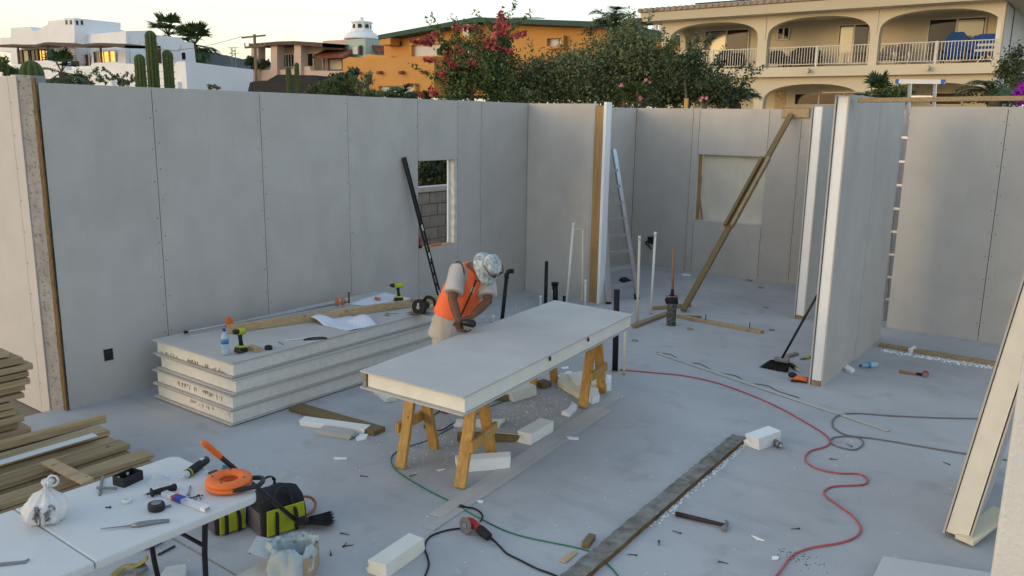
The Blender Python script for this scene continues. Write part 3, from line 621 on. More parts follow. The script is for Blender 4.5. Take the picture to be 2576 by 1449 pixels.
# fish tape reel
fr = thing('fish_tape_reel', 'orange donut shaped cable puller reel with black handle on the folding table', 'reel')
c = T(576, 1213, .03); r0 = .118
MB().torus(c+V((0,0,.016)), (0,0,1), r0-.034, .037, 40, 12, .55).build('upper_shell', 'orange_plastic', fr)
MB().torus(c+V((0,0,-.009)), (0,0,1), r0-.034, .036, 40, 12, .5).build('lower_shell', 'orange_plastic', fr)
hd = (T(655, 1215)-T(573, 1215)).normalized()
hs = V((-hd.y, hd.x, 0))
MB().tube(spline([c+hd*.05-hs*.10, c+hd*.11-hs*.075, c+hd*.155-hs*.05, c+hd*.175, c+hd*.16+hs*.05, c+hd*.105+hs*.055], 6), .013, 10).build('handle', 'black_plastic', fr)
for a in (30, 140, 220, 300): 
    q = c+V((math.cos(R(a))*.085, math.sin(R(a))*.085, .034)); MB().bar(q-V((.008,0,0)), q+V((.008,0,0)), .007, .006).build('slot', 'black_plastic', fr)
# broom leaning over the table edge
bm = thing('broom', 'black broom with an orange grip leaning against the table corner', 'broom')
pf = g(748, 1312, .05); pk = T(614, 1192, .03); dr_ = (pk-pf).normalized(); tip = g(508, 1110, 1.02)
dr_ = (tip-pf).normalized(); Lb = (tip-pf).length
MB().cyl(pf, pf+dr_*(Lb-.2), .0135).build('handle', 'black_plastic', bm)
MB().tube([pf+dr_*(Lb-.22), pf+dr_*(Lb-.2), pf+dr_*(Lb-.04), pf+dr_*(Lb-.012), pf+dr_*Lb], .017, 12, rs=[.015, .017, .0175, .014, .004]).build('grip', 'orange_plastic', bm)
MB().cyl(pf+dr_*.38, pf+dr_*.48, .0165).build('collar', 'black_plastic', bm)
hb = thing('broom', 'x', 'x') if False else None
hx = (g(835, 1312)-g(745, 1322)).normalized(); hy = V((-hx.y, hx.x, 0))
MB().hexa([pf+hx*(-.03)-hy*.03+V((0,0,-.02)), pf+hx*.09-hy*.035+V((0,0,-.02)), pf+hx*.09+hy*.035+V((0,0,-.02)), pf+hx*(-.03)+hy*.03+V((0,0,-.02)),
    pf+hx*(-.04)-hy*.02+V((0,0,.03)), pf+hx*.05-hy*.02+V((0,0,.04)), pf+hx*.05+hy*.02+V((0,0,.04)), pf+hx*(-.04)+hy*.02+V((0,0,.03))]).build('head', 'black_plastic', bm, bevel=.006)
def bristles(o, ax, sd, n, L, spread, seed, par, m='black_rubber', r=.0025):
    rr = random.Random(seed); mb = MB()
    for _ in range(n):
        s = rr.uniform(-1, 1); p = o+sd*s*spread+V((rr.uniform(-.015, .015), rr.uniform(-.015, .015), 0)); d = (ax+sd*s*.35+V((rr.uniform(-.08, .08), rr.uniform(-.08, .08), rr.uniform(-.05, .05)))).normalized()
        q = p+d*L*rr.uniform(.85, 1.05)
        if q.z < .002: q.z = .002
        mb.cyl(p, q, r, r*.6, 4)
    return mb.build('bristles', m, par, kind='stuff')
bristles(pf+hx*.08, hx, hy, 170, .15, .045, 3, bm)
# junction box, open on top
jb = thing('junction_box', 'black open electrical junction box with knockout holes on the table', 'junction box')
q = [T(285, 1206), T(316, 1239), T(361, 1218), T(330, 1190)]
cc = sum(q, V())/4; ex = (q[2]-q[1]).normalized(); ey = V((-ex.y, ex.x, 0)); lx, ly, hz = .062, .042, .052
def bx4(mb, x0, x1, y0, y1, z0, z1): 
    P = lambda x, y, z: cc+ex*x+ey*y+V((0,0,z)); mb.hexa([P(x0,y0,z0), P(x1,y0,z0), P(x1,y1,z0), P(x0,y1,z0), P(x0,y0,z1), P(x1,y0,z1), P(x1,y1,z1), P(x0,y1,z1)])
mb = MB(); bx4(mb, -lx, lx, -ly, ly, 0, .003); bx4(mb, -lx, lx, -ly, -ly+.003, .003, hz); bx4(mb, -lx, lx, ly-.003, ly, .003, hz); bx4(mb, -lx, -lx+.003, -ly+.003, ly-.003, .003, hz); bx4(mb, lx-.003, lx, -ly+.003, ly-.003, .003, hz)
mb.build('shell', 'black_plastic', jb)
for sx in (-.3, .3): MB().cyl(cc+ex*lx*sx*1.6+ey*(ly-.0035)+V((0,0,.03)), cc+ex*lx*sx*1.6+ey*(ly-.005)+V((0,0,.03)), .009, n=14).build('knockout', 'white_plastic', jb)
# plastic bag of cable clips
mat('bag_film', (.80, .80, .80), .35, .06, 12, .9, 22, alpha=.68)
bg = thing('plastic_bag', 'knotted white plastic bag full of grey clips on the folding table', 'bag')
rr = random.Random(3); cb0 = T(112, 1306); rings = []; n = 64
prof = [(.060, .0), (.084, .010), (.094, .035), (.092, .065), (.080, .095), (.058, .122), (.034, .143), (.017, .158), (.011, .168), (.018, .182), (.026, .196), (.022, .205)]
for k, (r_, h_) in enumerate(prof):
    rings.append([cb0+V((.016*(h_/.13)+math.cos(2*math.pi*i/n)*r_*1.2*(1+pl), .014*(h_/.13)+math.sin(2*math.pi*i/n)*r_*.95*(1+pl), max(.002, h_+rr.uniform(-.004, .004)))) for i in range(n) for pl in [(.05+.10*min(1, h_/.12))*math.sin(9*2*math.pi*i/n+1.3*math.sin(h_*40)+k*.35)+.06*math.sin(4*2*math.pi*i/n+k*.9)+rr.uniform(-.035, .035)]])
MB().loft(rings).build('film', 'bag_film', bg)
k0 = cb0+V((.022, .018, .165)); MB().torus(k0+V((.02, .02, .035)), (.7, -.6, .2), .024, .006, 14, 6).jitter(.002).build('knot', 'bag_film', bg)
for i in range(14):
    sd_ = rr.uniform(-.045, .075); a = cb0+V((.92, -.39, 0))*(.098-abs(sd_)*.25)+V((.39, .92, 0))*sd_+V((0, 0, rr.uniform(.008, .06))); MB().tube(spline([a, a+V((rr.uniform(-.02, .02), rr.uniform(-.02, .0), rr.uniform(.02, .05))), a+V((rr.uniform(-.03, .03), rr.uniform(-.02, .0), rr.uniform(.02, .06))), a+V((rr.uniform(-.02, .02), rr.uniform(-.02, .0), rr.uniform(-.0, .02)))], 4), .005, 6).build('clip', 'dull_metal', bg)
# tape measure, grinder handle, cartridge, saw and the rest
def tape(label, px, py, z, r_, m1, m2, ang=0.0):
    t = thing('tape_measure', label, 'tape measure'); c = g(px, py, z); 
    MB().prism([c+V((r_*1.1*math.cos(R(a)+ang), r_*math.sin(R(a)+ang), .001)) for a in range(0, 360, 24)], (0, 0, .034)).build('case', m1, t, bevel=.005)
    MB().cyl(c+V((0,0,.036)), c+V((0,0,.038)), r_*.6, n=16).build('face', m2, t)
    d = V((math.cos(ang+.7), math.sin(ang+.7), 0)); MB().bar(c+d*r_+V((0,0,.007)), c+d*(r_+.03)+V((0,0,.007)), .018, .003).build('blade_tip', 'dull_metal', t); return t
tape('black and silver tape measure near the front edge of the table', 394, 1282, TZ, .04, 'black_plastic', 'dull_metal', .5)
gh = thing('grinder_handle', 'black ribbed auxiliary tool handle lying on the table', 'handle')
a, b = T(370, 1243, .017), T(444, 1224, .017); d = (b-a).normalized(); L = (b-a).length
MB().lathe([(.006, 0), (.006, .014), (.012, .016), (.026, .02), (.026, .026), (.013, .03), (.015, L*.4), (.0155, L*.55), (.015, L*.8), (.019, L*.9), (.02, L*.96), (.012, L)], a, d, 14).build('grip', 'black_rubber', gh)
MB().cyl(a-d*.018, a, .004).build('stud', 'grey_metal', gh)
def cartridge(label, pa, pb_, r_=.024):
    t = thing('sealant_cartridge', label, 'cartridge'); a, b = V(pa), V(pb_); d = (b-a).normalized(); L = (b-a).length
    MB().lathe([(.004, 0), (.009, L*.16), (.011, L*.17), (r_*.9, L*.22), (r_*.9, L*.26)], a, d, 16).build('nozzle', 'clear' if 'clear' in MATS else 'white_plastic', t)
    MB().lathe([(r_, L*.262), (r_, L*.97), (r_*.96, L)], a, d, 18).build('tube', 'black_plastic', t)
    MB().lathe([(r_+.0006, L*.30), (r_+.0006, L*.34)], a, d, 18).build('band', 'lime', t)
    s = d.cross(V((0,0,1))).normalized(); MB().bar(a+d*L*.78+V((0,0,r_+.0005)), a+d*L*.9+V((0,0,r_+.0005)), .02, .002).build('bar_code', 'card_white', t); return t
mat('clear', (.75, .78, .80), .2, .03, 8, alpha=.45)
cartridge('black sealant cartridge lying at the far edge of the folding table', T(452, 1205, .025), T(519, 1157, .025))
tp = thing('clear_tube', 'clear plastic tube package with blue and red label at the table edge', 'package')
a, b = T(412, 1240, .014), T(522, 1281, .014); d = (b-a).normalized()
MB().bar(a, b, .036, .022).build('sleeve', 'clear', tp, bevel=.003)
MB().bar(a.lerp(b, .24), a.lerp(b, .30), .0375, .024).build('label_end', 'red_plastic', tp); MB().bar(a.lerp(b, .302), a.lerp(b, .46), .0375, .024).build('label', mat('blue_label', (.03, .06, .30), .5), tp)
MB().bar(a.lerp(b, .9), b, .037, .0235).build('cap', 'white_plastic', tp)
js = thing('jab_saw', 'small grey jab saw lying along the front of the table', 'saw')
a, b = T(253, 1331, .008), T(425, 1312, .008); d = (b-a).normalized(); L = (b-a).length; sd = V((-d.y, d.x, 0))
MB().prism([a+sd*.003, a+d*L*.5+sd*.008, a+d*L*.5-sd*.006, a-sd*.002], (0, 0, .002)).build('blade', 'dull_metal', js)
MB().tube([a+d*L*.44+sd*.0, a+d*L*.55, a+d*L*.68+sd*.006, a+d*L*.85+sd*.012, a+d*L+sd*.01], .008, 8, rs=[.008, .016, .015, .012, .009]).build('handle', 'dull_metal', js)
MB().tube([a+d*L*.6+sd*.012, a+d*L*.75+sd*.02, a+d*L*.98+sd*.016], .004, 6).build('guard', 'dull_metal', js)
sq = thing('cross_tool', 'grey metal cross shaped tool beside the junction box', 'tool')
MB().bar(T(251, 1245, .006), T(258, 1199, .006), .012, .012).build('upright', 'dull_metal', sq); MB().bar(T(244, 1227, .0185), T(294, 1229, .0185), .012, .012).build('arm', 'dull_metal', sq)
c = T(319, 1264); tag(MB().lathe([(.018, 0), (.021, .001), (.021, .022), (.018, .022), (.0175, .001)], c, n=20).build('tape_ring', 'white_plastic'), 'small white plastic ring in the middle of the table', 'ring')
bl = thing('bolt', 'steel bolt with a flange lying beside the clear tube', 'bolt'); a, b = T(474, 1243, .006), T(479, 1222, .006)
MB().cyl(a, b, .0045).build('shank', 'grey_metal', bl); MB().cyl(a-(b-a)*.12, a+(b-a)*.1, .009, n=6).build('head', 'grey_metal', bl)
for i, (px, py, an) in enumerate(((480, 1251, .2), (488, 1250, 1.2), (494, 1253, 2.2), (499, 1248, .8), (503, 1251, 2.8))):
    c = T(px, py, .008); d = V((math.cos(an), math.sin(an), .15))*.02
    tag(MB().cyl(c-d, c+d, .002, n=6).cyl(c+d, c+d*1.15, .005, n=6).build('small_screw', 'screw'), 'short dark screw in the little heap beside the clear tube', 'screw', 'screws heaped on the table')
tag(MB().cyl(T(265, 1276, .004), T(277, 1276, .004), .003, .003, 6).cyl(T(276, 1276, .004), T(279, 1276, .004), .006, n=6).build('small_screw', 'screw'), 'single grey screw lying alone left of the white ring', 'screw')
cp = thing('screw_card', 'white backed blister card of dark screws near the orange reel', 'package'); q = [T(516, 1193), T(533, 1205), T(566, 1196), T(546, 1183)]
MB().prism([p+V((0,0,.001)) for p in q], (0,0,.003)).build('card', 'card_white', cp); m_ = sum(q, V())/4; MB().prism([m_.lerp(p, .7)+V((0,0,.0045)) for p in q], (0,0,.009)).jitter(.002).build('blister', 'black_plastic', cp)
rr = random.Random(8); vs = []; n = 9
for i in range(n):
    for j_ in range(n):
        p = T(366+60*i/(n-1), 1222-24*j_/(n-1)+ (4 if i % 2 else 0)); hgt = .001+.045*math.sin(math.pi*i/(n-1))*math.sin(math.pi*j_/(n-1))*rr.uniform(.4, 1.1); vs.append(p+V((0, 0, hgt)))
tag(MB().add(vs, [(i*n+j_, (i+1)*n+j_, (i+1)*n+j_+1, i*n+j_+1) for i in range(n-1) for j_ in range(n-1)], True).build('plastic_wrap', mat('wrap', (.7, .72, .75), .15, .03, 8, spec=.6, alpha=.30)), 'crumpled clear plastic wrap behind the tool handle', 'plastic')
tag(MB().prism([T(-10, 1419), T(60, 1413), T(74, 1407), T(66, 1418), T(-10, 1427)], (0,0,.006)).build('metal_strip', 'dull_metal'), 'thin dark metal blade at the front left of the table', 'blade')
# ================================================================ around the table
mat('bag_black', (.018, .018, .02), .85, .3, 14, .3, 60); mat('bag_lime', (.36, .38, .02), .8, .15, 8, .2, 60); mat('bag_purple', (.10, .085, .11), .85, .2, 9, .2, 60)
def toolbag(label, c, rz, L, Wd, Hh):
    t = thing('tool_bag', label, 'tool bag', 'soft tool bags under the table'); ex = V((math.cos(rz), math.sin(rz), 0)); ey = V((-ex.y, ex.x, 0))
    P = lambda x, y, z: c+ex*x+ey*y+V((0,0,z))
    rr = random.Random(int(rz*100)); rings = []
    for k in range(9):
        x = -L/2+L*k/8; s = 1-.10*(abs(k-4)/4)**3; r_ = []
        for (y, z) in ((-Wd/2, .0), (Wd/2, .0), (Wd/2, Hh*.55), (Wd*.34, Hh*.9), (0, Hh), (-Wd*.34, Hh*.9), (-Wd/2, Hh*.55)):
            r_.append(P(x, y*s+rr.uniform(-.006, .006), z*(s if z else 1)+rr.uniform(-.006, .006)*(1 if z else 0)))
        rings.append(r_)
    MB().loft(rings).build('body', 'bag_black', t, bevel=.01)
    for sg in (-1, 1):
        y = sg*(Wd/2+.006); MB().hexa([P(-L*.44, y-.006, .012), P(L*.44, y-.006, .012), P(L*.44, y+.006, .012), P(-L*.44, y+.006, .012), P(-L*.42, y-.006, Hh*.70), P(L*.42, y-.006, Hh*.70), P(L*.42, y+.006, Hh*.70), P(-L*.42, y+.006, Hh*.70)]).build('side_panel', 'bag_lime', t, bevel=.008)
        MB().tube(spline([P(-L*.22, y+sg*.01, .01), P(-L*.21, y+sg*.012, Hh*.5), P(-L*.12, y*.7, Hh*1.05), P(L*.12, y*.7, Hh*1.05), P(L*.21, y+sg*.012, Hh*.5), P(L*.22, y+sg*.01, .01)], 5), .014, 8, flat=.35).build('strap', 'bag_black', t)
    MB().hexa([P(-L/2-.012, -Wd*.42, .01), P(-L/2, -Wd*.42, .01), P(-L/2, Wd*.42, .01), P(-L/2-.012, Wd*.42, .01), P(-L/2-.008, -Wd*.38, Hh*.6), P(-L/2+.004, -Wd*.38, Hh*.6), P(-L/2+.004, Wd*.38, Hh*.6), P(-L/2-.008, Wd*.38, Hh*.6)]).build('end_panel', 'bag_purple', t, bevel=.006)
    return t
def bagat(label, pa, pb_, Wd, Hh):
    a, b = g(*pa), g(*pb_); d = (b-a).normalized(); n = V((-d.y, d.x, 0)); L = (b-a).length
    return toolbag(label, (a+b)/2+n*Wd/2, math.atan2(d.y, d.x), L, Wd, Hh)
bagat('lime and black tool bag standing out past the table end', (664, 1358), (775, 1322), .30, .27)
bagat('black tool bag with a lime panel, mostly hidden under the table', (548, 1352), (622, 1328), .30, .24)
# carton with a plastic bag inside
cx_ = thing('carton', 'open cardboard carton lined with a pale blue plastic bag in front of the tool bags', 'box')
c = g(742, 1440, .0); rz = R(38); ex = V((math.cos(rz), math.sin(rz), 0)); ey = V((-ex.y, ex.x, 0)); P = lambda x, y, z: c+ex*x+ey*y+V((0,0,z)); bw, bl_, bh = .125, .105, .15
for (x0, x1, y0, y1) in ((-bw, bw, -bl_, -bl_+.004), (-bw, bw, bl_-.004, bl_), (-bw, -bw+.004, -bl_+.0045, bl_-.0045), (bw-.004, bw, -bl_+.0045, bl_-.0045)):
    MB().hexa([P(x0,y0,.005), P(x1,y0,.005), P(x1,y1,.005), P(x0,y1,.005), P(x0,y0,bh), P(x1,y0,bh), P(x1,y1,bh), P(x0,y1,bh)]).build('side', 'cardboard', cx_)
MB().hexa([P(-bw,-bl_,0), P(bw,-bl_,0), P(bw,bl_,0), P(-bw,bl_,0), P(-bw,-bl_,.004), P(bw,-bl_,.004), P(bw,bl_,.004), P(-bw,bl_,.004)]).build('bottom', 'cardboard', cx_)
for (a, b, c3, d3) in ((P(-bw, -bl_, bh), P(-bw, bl_, bh), P(-bw-.12, bl_-.01, bh+.035), P(-bw-.12, -bl_+.01, bh+.035)), (P(-bw, bl_, bh), P(bw, bl_, bh), P(bw-.02, bl_+.08, bh-.01), P(-bw+.02, bl_+.08, bh-.01))):
    MB().prism([a, b, c3, d3], (0, 0, .003)).build('flap', 'card_white', cx_)
rr = random.Random(4); rings = []
for k, (r_, h_) in enumerate(((.105, .165), (.118, .185), (.125, .178), (.128, .14), (.13, .08))):
    pass
mat('bag_blue', (.55, .66, .69), .25, .06, 10, .8, 25, alpha=.7)
vs = []; n = 56
RG = ((.050, .05), (.075, .10), (.098, .15), (.112, .19), (.130, .195), (.150, .165), (.158, .10), (.165, .012))
for ring, (r_, z_) in enumerate(RG):
    for i in range(n):
        a = 2*math.pi*i/n; spill = max(0, math.cos(a-4.45))**.6 if math.cos(a-4.45) > 0 else 0
        w_ = .10*math.sin(7*a+ring*.8)+.07*math.sin(13*a-ring*1.1)+rr.uniform(-.05, .05)
        rad = r_ if ring <= 3 else .112+(r_-.112)*spill
        zz = z_ if ring <= 3 else .19+(z_-.19)*spill
        vs.append(P(math.cos(a)*rad*(1.1+w_), math.sin(a)*rad*(.95+w_), max(.004, zz+.10*(zz > .1)*.2*math.sin(5*a+ring)+rr.uniform(-.006, .006))))
MB().add(vs, [(r_*n+i, r_*n+(i+1) % n, (r_+1)*n+(i+1) % n, (r_+1)*n+i) for r_ in range(len(RG)-1) for i in range(n)], True).build('liner_bag', 'bag_blue', cx_)
MB().hexa([P(-.06,-.055,.01), P(.06,-.055,.01), P(.06,.055,.01), P(-.06,.055,.01), P(-.06,-.055,.10), P(.06,-.055,.08), P(.06,.055,.1), P(-.06,.055,.11)]).jitter(.01).build('contents', 'black_rubber', cx_)
# orange hose loop, strap, papers, sheet, blue film
mat('hose_brown', (.36, .15, .08), .6, .1, 8)
tag(MB().tube(spline([g(738, 1262, .15), g(760, 1250, .12), g(783, 1252, .08), g(794, 1268, .05), g(785, 1288, .03), g(760, 1300, .02), g(735, 1318, .02)], 6), .010, 8).build('hose_loop', 'hose_brown'), 'loop of brownish orange hose behind the lime tool bag', 'hose')
st = thing('ratchet_strap', 'yellowish webbing strap with a buckle under the folding table', 'strap'); mat('webbing', (.28, .24, .09), .85, .15, 12)
MB().tube(spline([g(285, 1448, .02), g(315, 1425, .03), g(345, 1422, .05), g(372, 1402, .09)], 6), .028, 8, flat=.25).build('webbing', 'webbing', st)
MB().bar(g(338, 1440, .03), g(370, 1425, .04), .06, .03).build('buckle', 'dull_metal', st, bevel=.004)
tag(MB().hexa([g(580, 1475, 0), g(760, 1475, 0), g(735, 1440, 0), g(690, 1416, 0)]+[p+V((0,0,.05)) for p in (g(580, 1475, 0), g(760, 1475, 0), g(735, 1440, 0), g(690, 1416, 0))]).build('white_carton', 'card_white', bevel=.006), 'white flat carton at the bottom edge below the plastic lined box', 'box')
tag(MB().hexa([g(395, 1480, 0), g(470, 1480, 0), g(470, 1436, 0), g(420, 1444, 0)]+[p+V((0,0,.05)) for p in (g(395, 1480, 0), g(470, 1480, 0), g(470, 1436, 0), g(420, 1444, 0))]).build('white_carton', 'card_white', bevel=.006), 'small white carton beside the front leg of the table', 'box')
tag(MB().prism([T(553, 1186, -.2), T(560, 1170, -.1), T(572, 1168, -.1), T(585, 1188, -.2), T(590, 1210, -.3), T(560, 1208, -.3)], (.02, .03, 0)).build('blue_wrapper', 'blue_film'), 'scrap of blue plastic film behind the orange reel', 'wrapper')
dbit = thing('drill_bit', 'long black drill bit on the floor under the table', 'drill bit'); a, b = g(398, 1396, .008), g(440, 1374, .008); MB().tube([a.lerp(b, k/12)+V((0, 0, .002*(k % 2))) for k in range(13)], .007, 6).build('shank', 'screw', dbit)
tag(MB().bar(g(357, 1372, .03), g(400, 1352, .03), .07, .05).jitter(.006).build('rubber_block', 'black_rubber', bevel=.008), 'dark rubber block on the floor beneath the middle of the table', 'block')
# ================================================================ things on the stack of panels
Z = lambda px, py, dz=0.0: g(px, py, ZS+dz)
lumber('long timber lying on the stack of panels behind the papers', Z(572, 828, .045), Z(1110, 752, .045), .045, .085, 'wood_pine')
lumber('short timber offcut under the circular saw on the panel stack', Z(1040, 785, .022), Z(1120, 763, .022), .09, .042, 'wood_pine', name='wood_offcut')
pc = thing('pipe_clamp', 'long steel pipe clamp with two orange jaws on the panel stack', 'clamp')
a, b = Z(464, 836, .03), Z(866, 761, .05); d = (b-a).normalized()
MB().cyl(a, b, .0125).build('pipe', 'grey_metal', pc); MB().cyl(a-d*.002, a+d*.03, .0155).build('end_cap', 'black_metal', pc)
def jaw(c, hgt, w_):
    s = V((-d.y, d.x, 0))
    MB().prism([c-d*w_-V((0,0,.03)), c+d*w_-V((0,0,.03)), c+d*w_*1.1+V((0,0,.02)), c+d*w_*.3+V((0,0,hgt)), c-d*w_*.5+V((0,0,hgt)), c-d*w_*1.1+V((0,0,.02))], s*.035).build('jaw', 'orange_plastic', pc, bevel=.004)
jaw(a.lerp(b, .25)-V((-d.y*.017, d.x*.017, 0)), .075, .035); jaw(a.lerp(b, .955), .06, .018); jaw(a.lerp(b, 1.0), .05, .022)
MB().cyl(b+d*.0, b+d*.07, .007).build('screw_rod', 'black_metal', pc); MB().cyl(b+d*.065-V((0,0,.02)), b+d*.065+V((0,0,.11)), .008).build('crank', 'black_metal', pc)
def bottle(label, p, axis, H=.23, r_=.033, m='bottle_blue', seed=1):
    t = thing('water_bottle', label, 'bottle'); ax = V(axis).normalized()
    MB().lathe([(r_*.8, 0), (r_, .006), (r_, H*.2), (r_*.93, H*.24), (r_, H*.28), (r_, H*.5), (r_*.94, H*.56), (r_, H*.62), (r_*.92, H*.7), (r_*.5, H*.82), (.0125, H*.87), (.0125, H*.9)], p, ax, 20).build('body', m, t)
    MB().lathe([(.0145, H*.9), (.0145, H*.985), (.013, H)], p, ax, 16).build('cap', 'blue_label', t)
    MB().lathe([(r_+.0008, H*.44), (r_+.0008, H*.6)], p, ax, 20).build('label', mat('label_blue', (.04, .20, .50), .4, .3, 30) if 'label_blue' not in MATS else 'label_blue', t)
    return t
mat('bottle_blue', (.45, .66, .74), .12, .06, 10, spec=.6, alpha=.55)
bottle('small blue tinted water bottle standing on the near end of the panel stack', Z(567, 893), (0, 0, 1), .245, .034)
bottle('crushed blue water bottle lying on the floor beside the tall partition', g(2207, 917, .034), g(2160, 920, .03)-g(2207, 917, .034), .22, .033)
def drill(label, p, face, lying=False, s=1.0, bit=True):
    """cordless driver standing on its battery; face = direction of the chuck"""
    t = thing('cordless_drill', label, 'drill', 'lime cordless drills on the panel stack'); f = V(face).normalized(); u = V((0, 0, 1)); sd = f.cross(u)
    P = lambda x, y, z: p+f*x*s+sd*y*s+u*z*s
    MB().hexa([P(-.05,-.037,0), P(.065,-.037,0), P(.065,.037,0), P(-.05,.037,0), P(-.045,-.034,.045), P(.055,-.034,.045), P(.055,.034,.045), P(-.045,.034,.045)]).build('battery', 'black_plastic', t, bevel=.008); bt_ = t.children[0]
    MB().hexa([P(-.048,-.036,.046), P(.058,-.036,.046), P(.058,.036,.046), P(-.048,.036,.046), P(-.035,-.026,.062), P(.035,-.026,.062), P(.035,.026,.062), P(-.035,.026,.062)]).build('battery_latch', 'lime', bt_, bevel=.005)
    MB().loft([MB().ring(P(0,0,.06), P(.01,0,.1)-P(0,0,.06), .019*s, 12), MB().ring(P(.008,0,.11), (0,0,1), .0165*s, 12), MB().ring(P(.012,0,.165), (0,0,1), .021*s, 12)]).build('handle', 'black_rubber', t)
    MB().lathe([(.022*s, 0), (.030*s, .01*s), (.031*s, .07*s), (.027*s, .095*s)], P(-.05, 0, .185), f, 16).build('motor_housing', 'lime', t)
    MB().lathe([(.024*s, 0), (.025*s, .02*s), (.019*s, .05*s), (.011*s, .06*s)], P(.046, 0, .185), f, 14).build('chuck', 'black_plastic', t)
    MB().bar(P(.025, 0, .145), P(.03, 0, .165), .012*s, .01*s, f).build('trigger', 'black_plastic', t)
    if bit: MB().cyl(P(.1, 0, .185), P(.16, 0, .185), .0035*s).build('bit', 'dull_metal', t)
    return t
drill('lime cordless drill standing by the water bottle on the panel stack', Z(608, 886), -RT*.2-FW*.6+V((0,0,0)), s=1.05, bit=False)
drill('lime cordless impact driver standing on the flat drawing beside the circular saw', Z(1004, 757), -RT, s=1.0)
tag(MB().bar(Z(627, 872, .02), Z(652, 881, .02), .06, .04).build('wood_block', 'wood_pine', bevel=.003), 'small wood block right of the standing drill', 'wood block')
tape('black tape measure with a red end right of the wood block', 676, 879, ZS, .034, 'black_plastic', 'black_rubber', 2.4)
tag(MB().cyl(Z(701, 860, .005), Z(713, 867, .005), .004, .003, 6).build('pencil', mat('green', (.02, .35, .06), .5)), 'short green pencil on the panel stack', 'pencil')
sqr = thing('rafter_square', 'black angle square with a white ruler on the panel stack', 'square')
a, b = Z(716, 857, .004), Z(800, 846, .004); MB().bar(a, b, .03, .003).build('ruler', 'white_plastic', sqr)
c0 = Z(793, 852, .004); mb = MB(); ar = []
for k in range(13): an = math.pi*k/12; ar.append((an, .085))
dd = (Z(822, 851)-Z(765, 855)).normalized(); ss = V((-dd.y, dd.x, 0))
outer = [c0+dd*(.11*math.cos(an))+ss*(.07*math.sin(an)-.02) for an, _ in ar]; inner = [c0+dd*(.085*math.cos(an))+ss*(.045*math.sin(an)-.012) for an, _ in ar]
mb.prism(outer+inner[::-1], (0, 0, .006)); mb.build('protractor', 'black_plastic', sqr)
MB().bar(c0-dd*.11-ss*.02, c0+dd*.11-ss*.02, .022, .012).build('fence', 'black_plastic', sqr)
def sheet(label, corners, dz, bend, seed, m='paper', n=12, cat='paper', nm='paper_sheet', z0=0.0):
    rr = random.Random(seed); vs = []; q = [g(px, py, z0) for px, py in corners]; ph = rr.uniform(0, 6)
    for i in range(n):
        for k in range(n):
            u, v = i/(n-1), k/(n-1); p = q[0].lerp(q[1], u).lerp(q[3].lerp(q[2], u), v)
            vs.append(p+V((0, 0, .004+dz*u*v+bend*max(0, math.sin(u*5+ph)*math.sin(v*4+ph*.7))+rr.uniform(0, .002))))
    o = MB().add(vs, [(i*n+k, (i+1)*n+k, (i+1)*n+k+1, i*n+k+1) for i in range(n-1) for k in range(n-1)], True).build(nm, m)
    mod = o.modifiers.new('solid', 'SOLIDIFY'); mod.thickness = .0015
    return tag(o, label, cat)
mat('drawing', (.72, .75, .82), .75, .05, 3)
t_, N_, L_, b_ = nodes('drawing')             # faint printed lines of the plans
br_ = N_.new('ShaderNodeTexBrick'); br_.inputs['Scale'].default_value = 9; br_.inputs['Mortar Size'].default_value = .012; br_.inputs['Color1'].default_value = br_.inputs['Color2'].default_value = (1, 1, 1, 1); br_.inputs['Mortar'].default_value = (.62, .64, .72, 1)
tcx = N_.new('ShaderNodeTexCoord'); L_.new(tcx.outputs['Object'], br_.inputs['Vector']); mxx = N_.new('ShaderNodeMix'); mxx.data_type = 'RGBA'; mxx.blend_type = 'MULTIPLY'; mxx.inputs['Factor'].default_value = 1
old = b_.inputs['Base Color'].links[0].from_socket; L_.new(old, mxx.inputs['A']); L_.new(br_.outputs[0], mxx.inputs['B']); L_.new(mxx.outputs['Result'], b_.inputs['Base Color'])
sheet('crumpled folded drawing lying in the middle of the panel stack', ((781, 812), (880, 834), (950, 818), (868, 790)), .0, .07, 4, 'drawing', 16, z0=ZS)
sheet('flat construction drawing under the impact driver at the back of the stack', ((875, 767), (960, 772), (1032, 752), (965, 735)), .0, .008, 6, 'drawing', z0=ZS)
ut = thing('utility_knife', 'orange oval tool lying on the flat drawing', 'knife'); c = Z(950, 752, .02); MB().ball(c, .03, 8, (1.6, .9, .55)).build('body', 'orange_plastic', ut); MB().bar(c-V((.045, .0, -.012)), c+V((.03, 0, .014)), .012, .008).build('slider', 'black_plastic', ut)
cs = thing('circular_saw', 'black circular saw resting on timber at the far end of the panel stack', 'saw'); c = Z(1062, 770, .10); f = (RT*.9-V((FW.x, FW.y, 0))*.5).normalized(); n = V((-f.y, f.x, 0))
if n.dot(FW) > 0: n = -n
MB().bar(c-f*.15-V((0,0,.075)), c+f*.15-V((0,0,.075)), .15, .004).build('base_plate', 'dull_metal', cs)
MB().cyl(c+n*.035, c+n*.075, .088, .084, 24).build('blade_guard', 'black_plastic', cs); MB().cyl(c+n*.076, c+n*.082, .022, n=12).build('bolt', 'grey_metal', cs)
MB().lathe([(.045, 0), (.05, .02), (.05, .10), (.036, .125)], c+n*.03, -n, 16).build('motor', 'black_rubber', cs)
MB().tube(spline([c+f*.02+V((0,0,.06)), c+f*.07+V((0,0,.11)), c+f*.15+V((0,0,.09)), c+f*.17+V((0,0,.02))], 5), .018, 10).build('handle', 'black_rubber', cs)
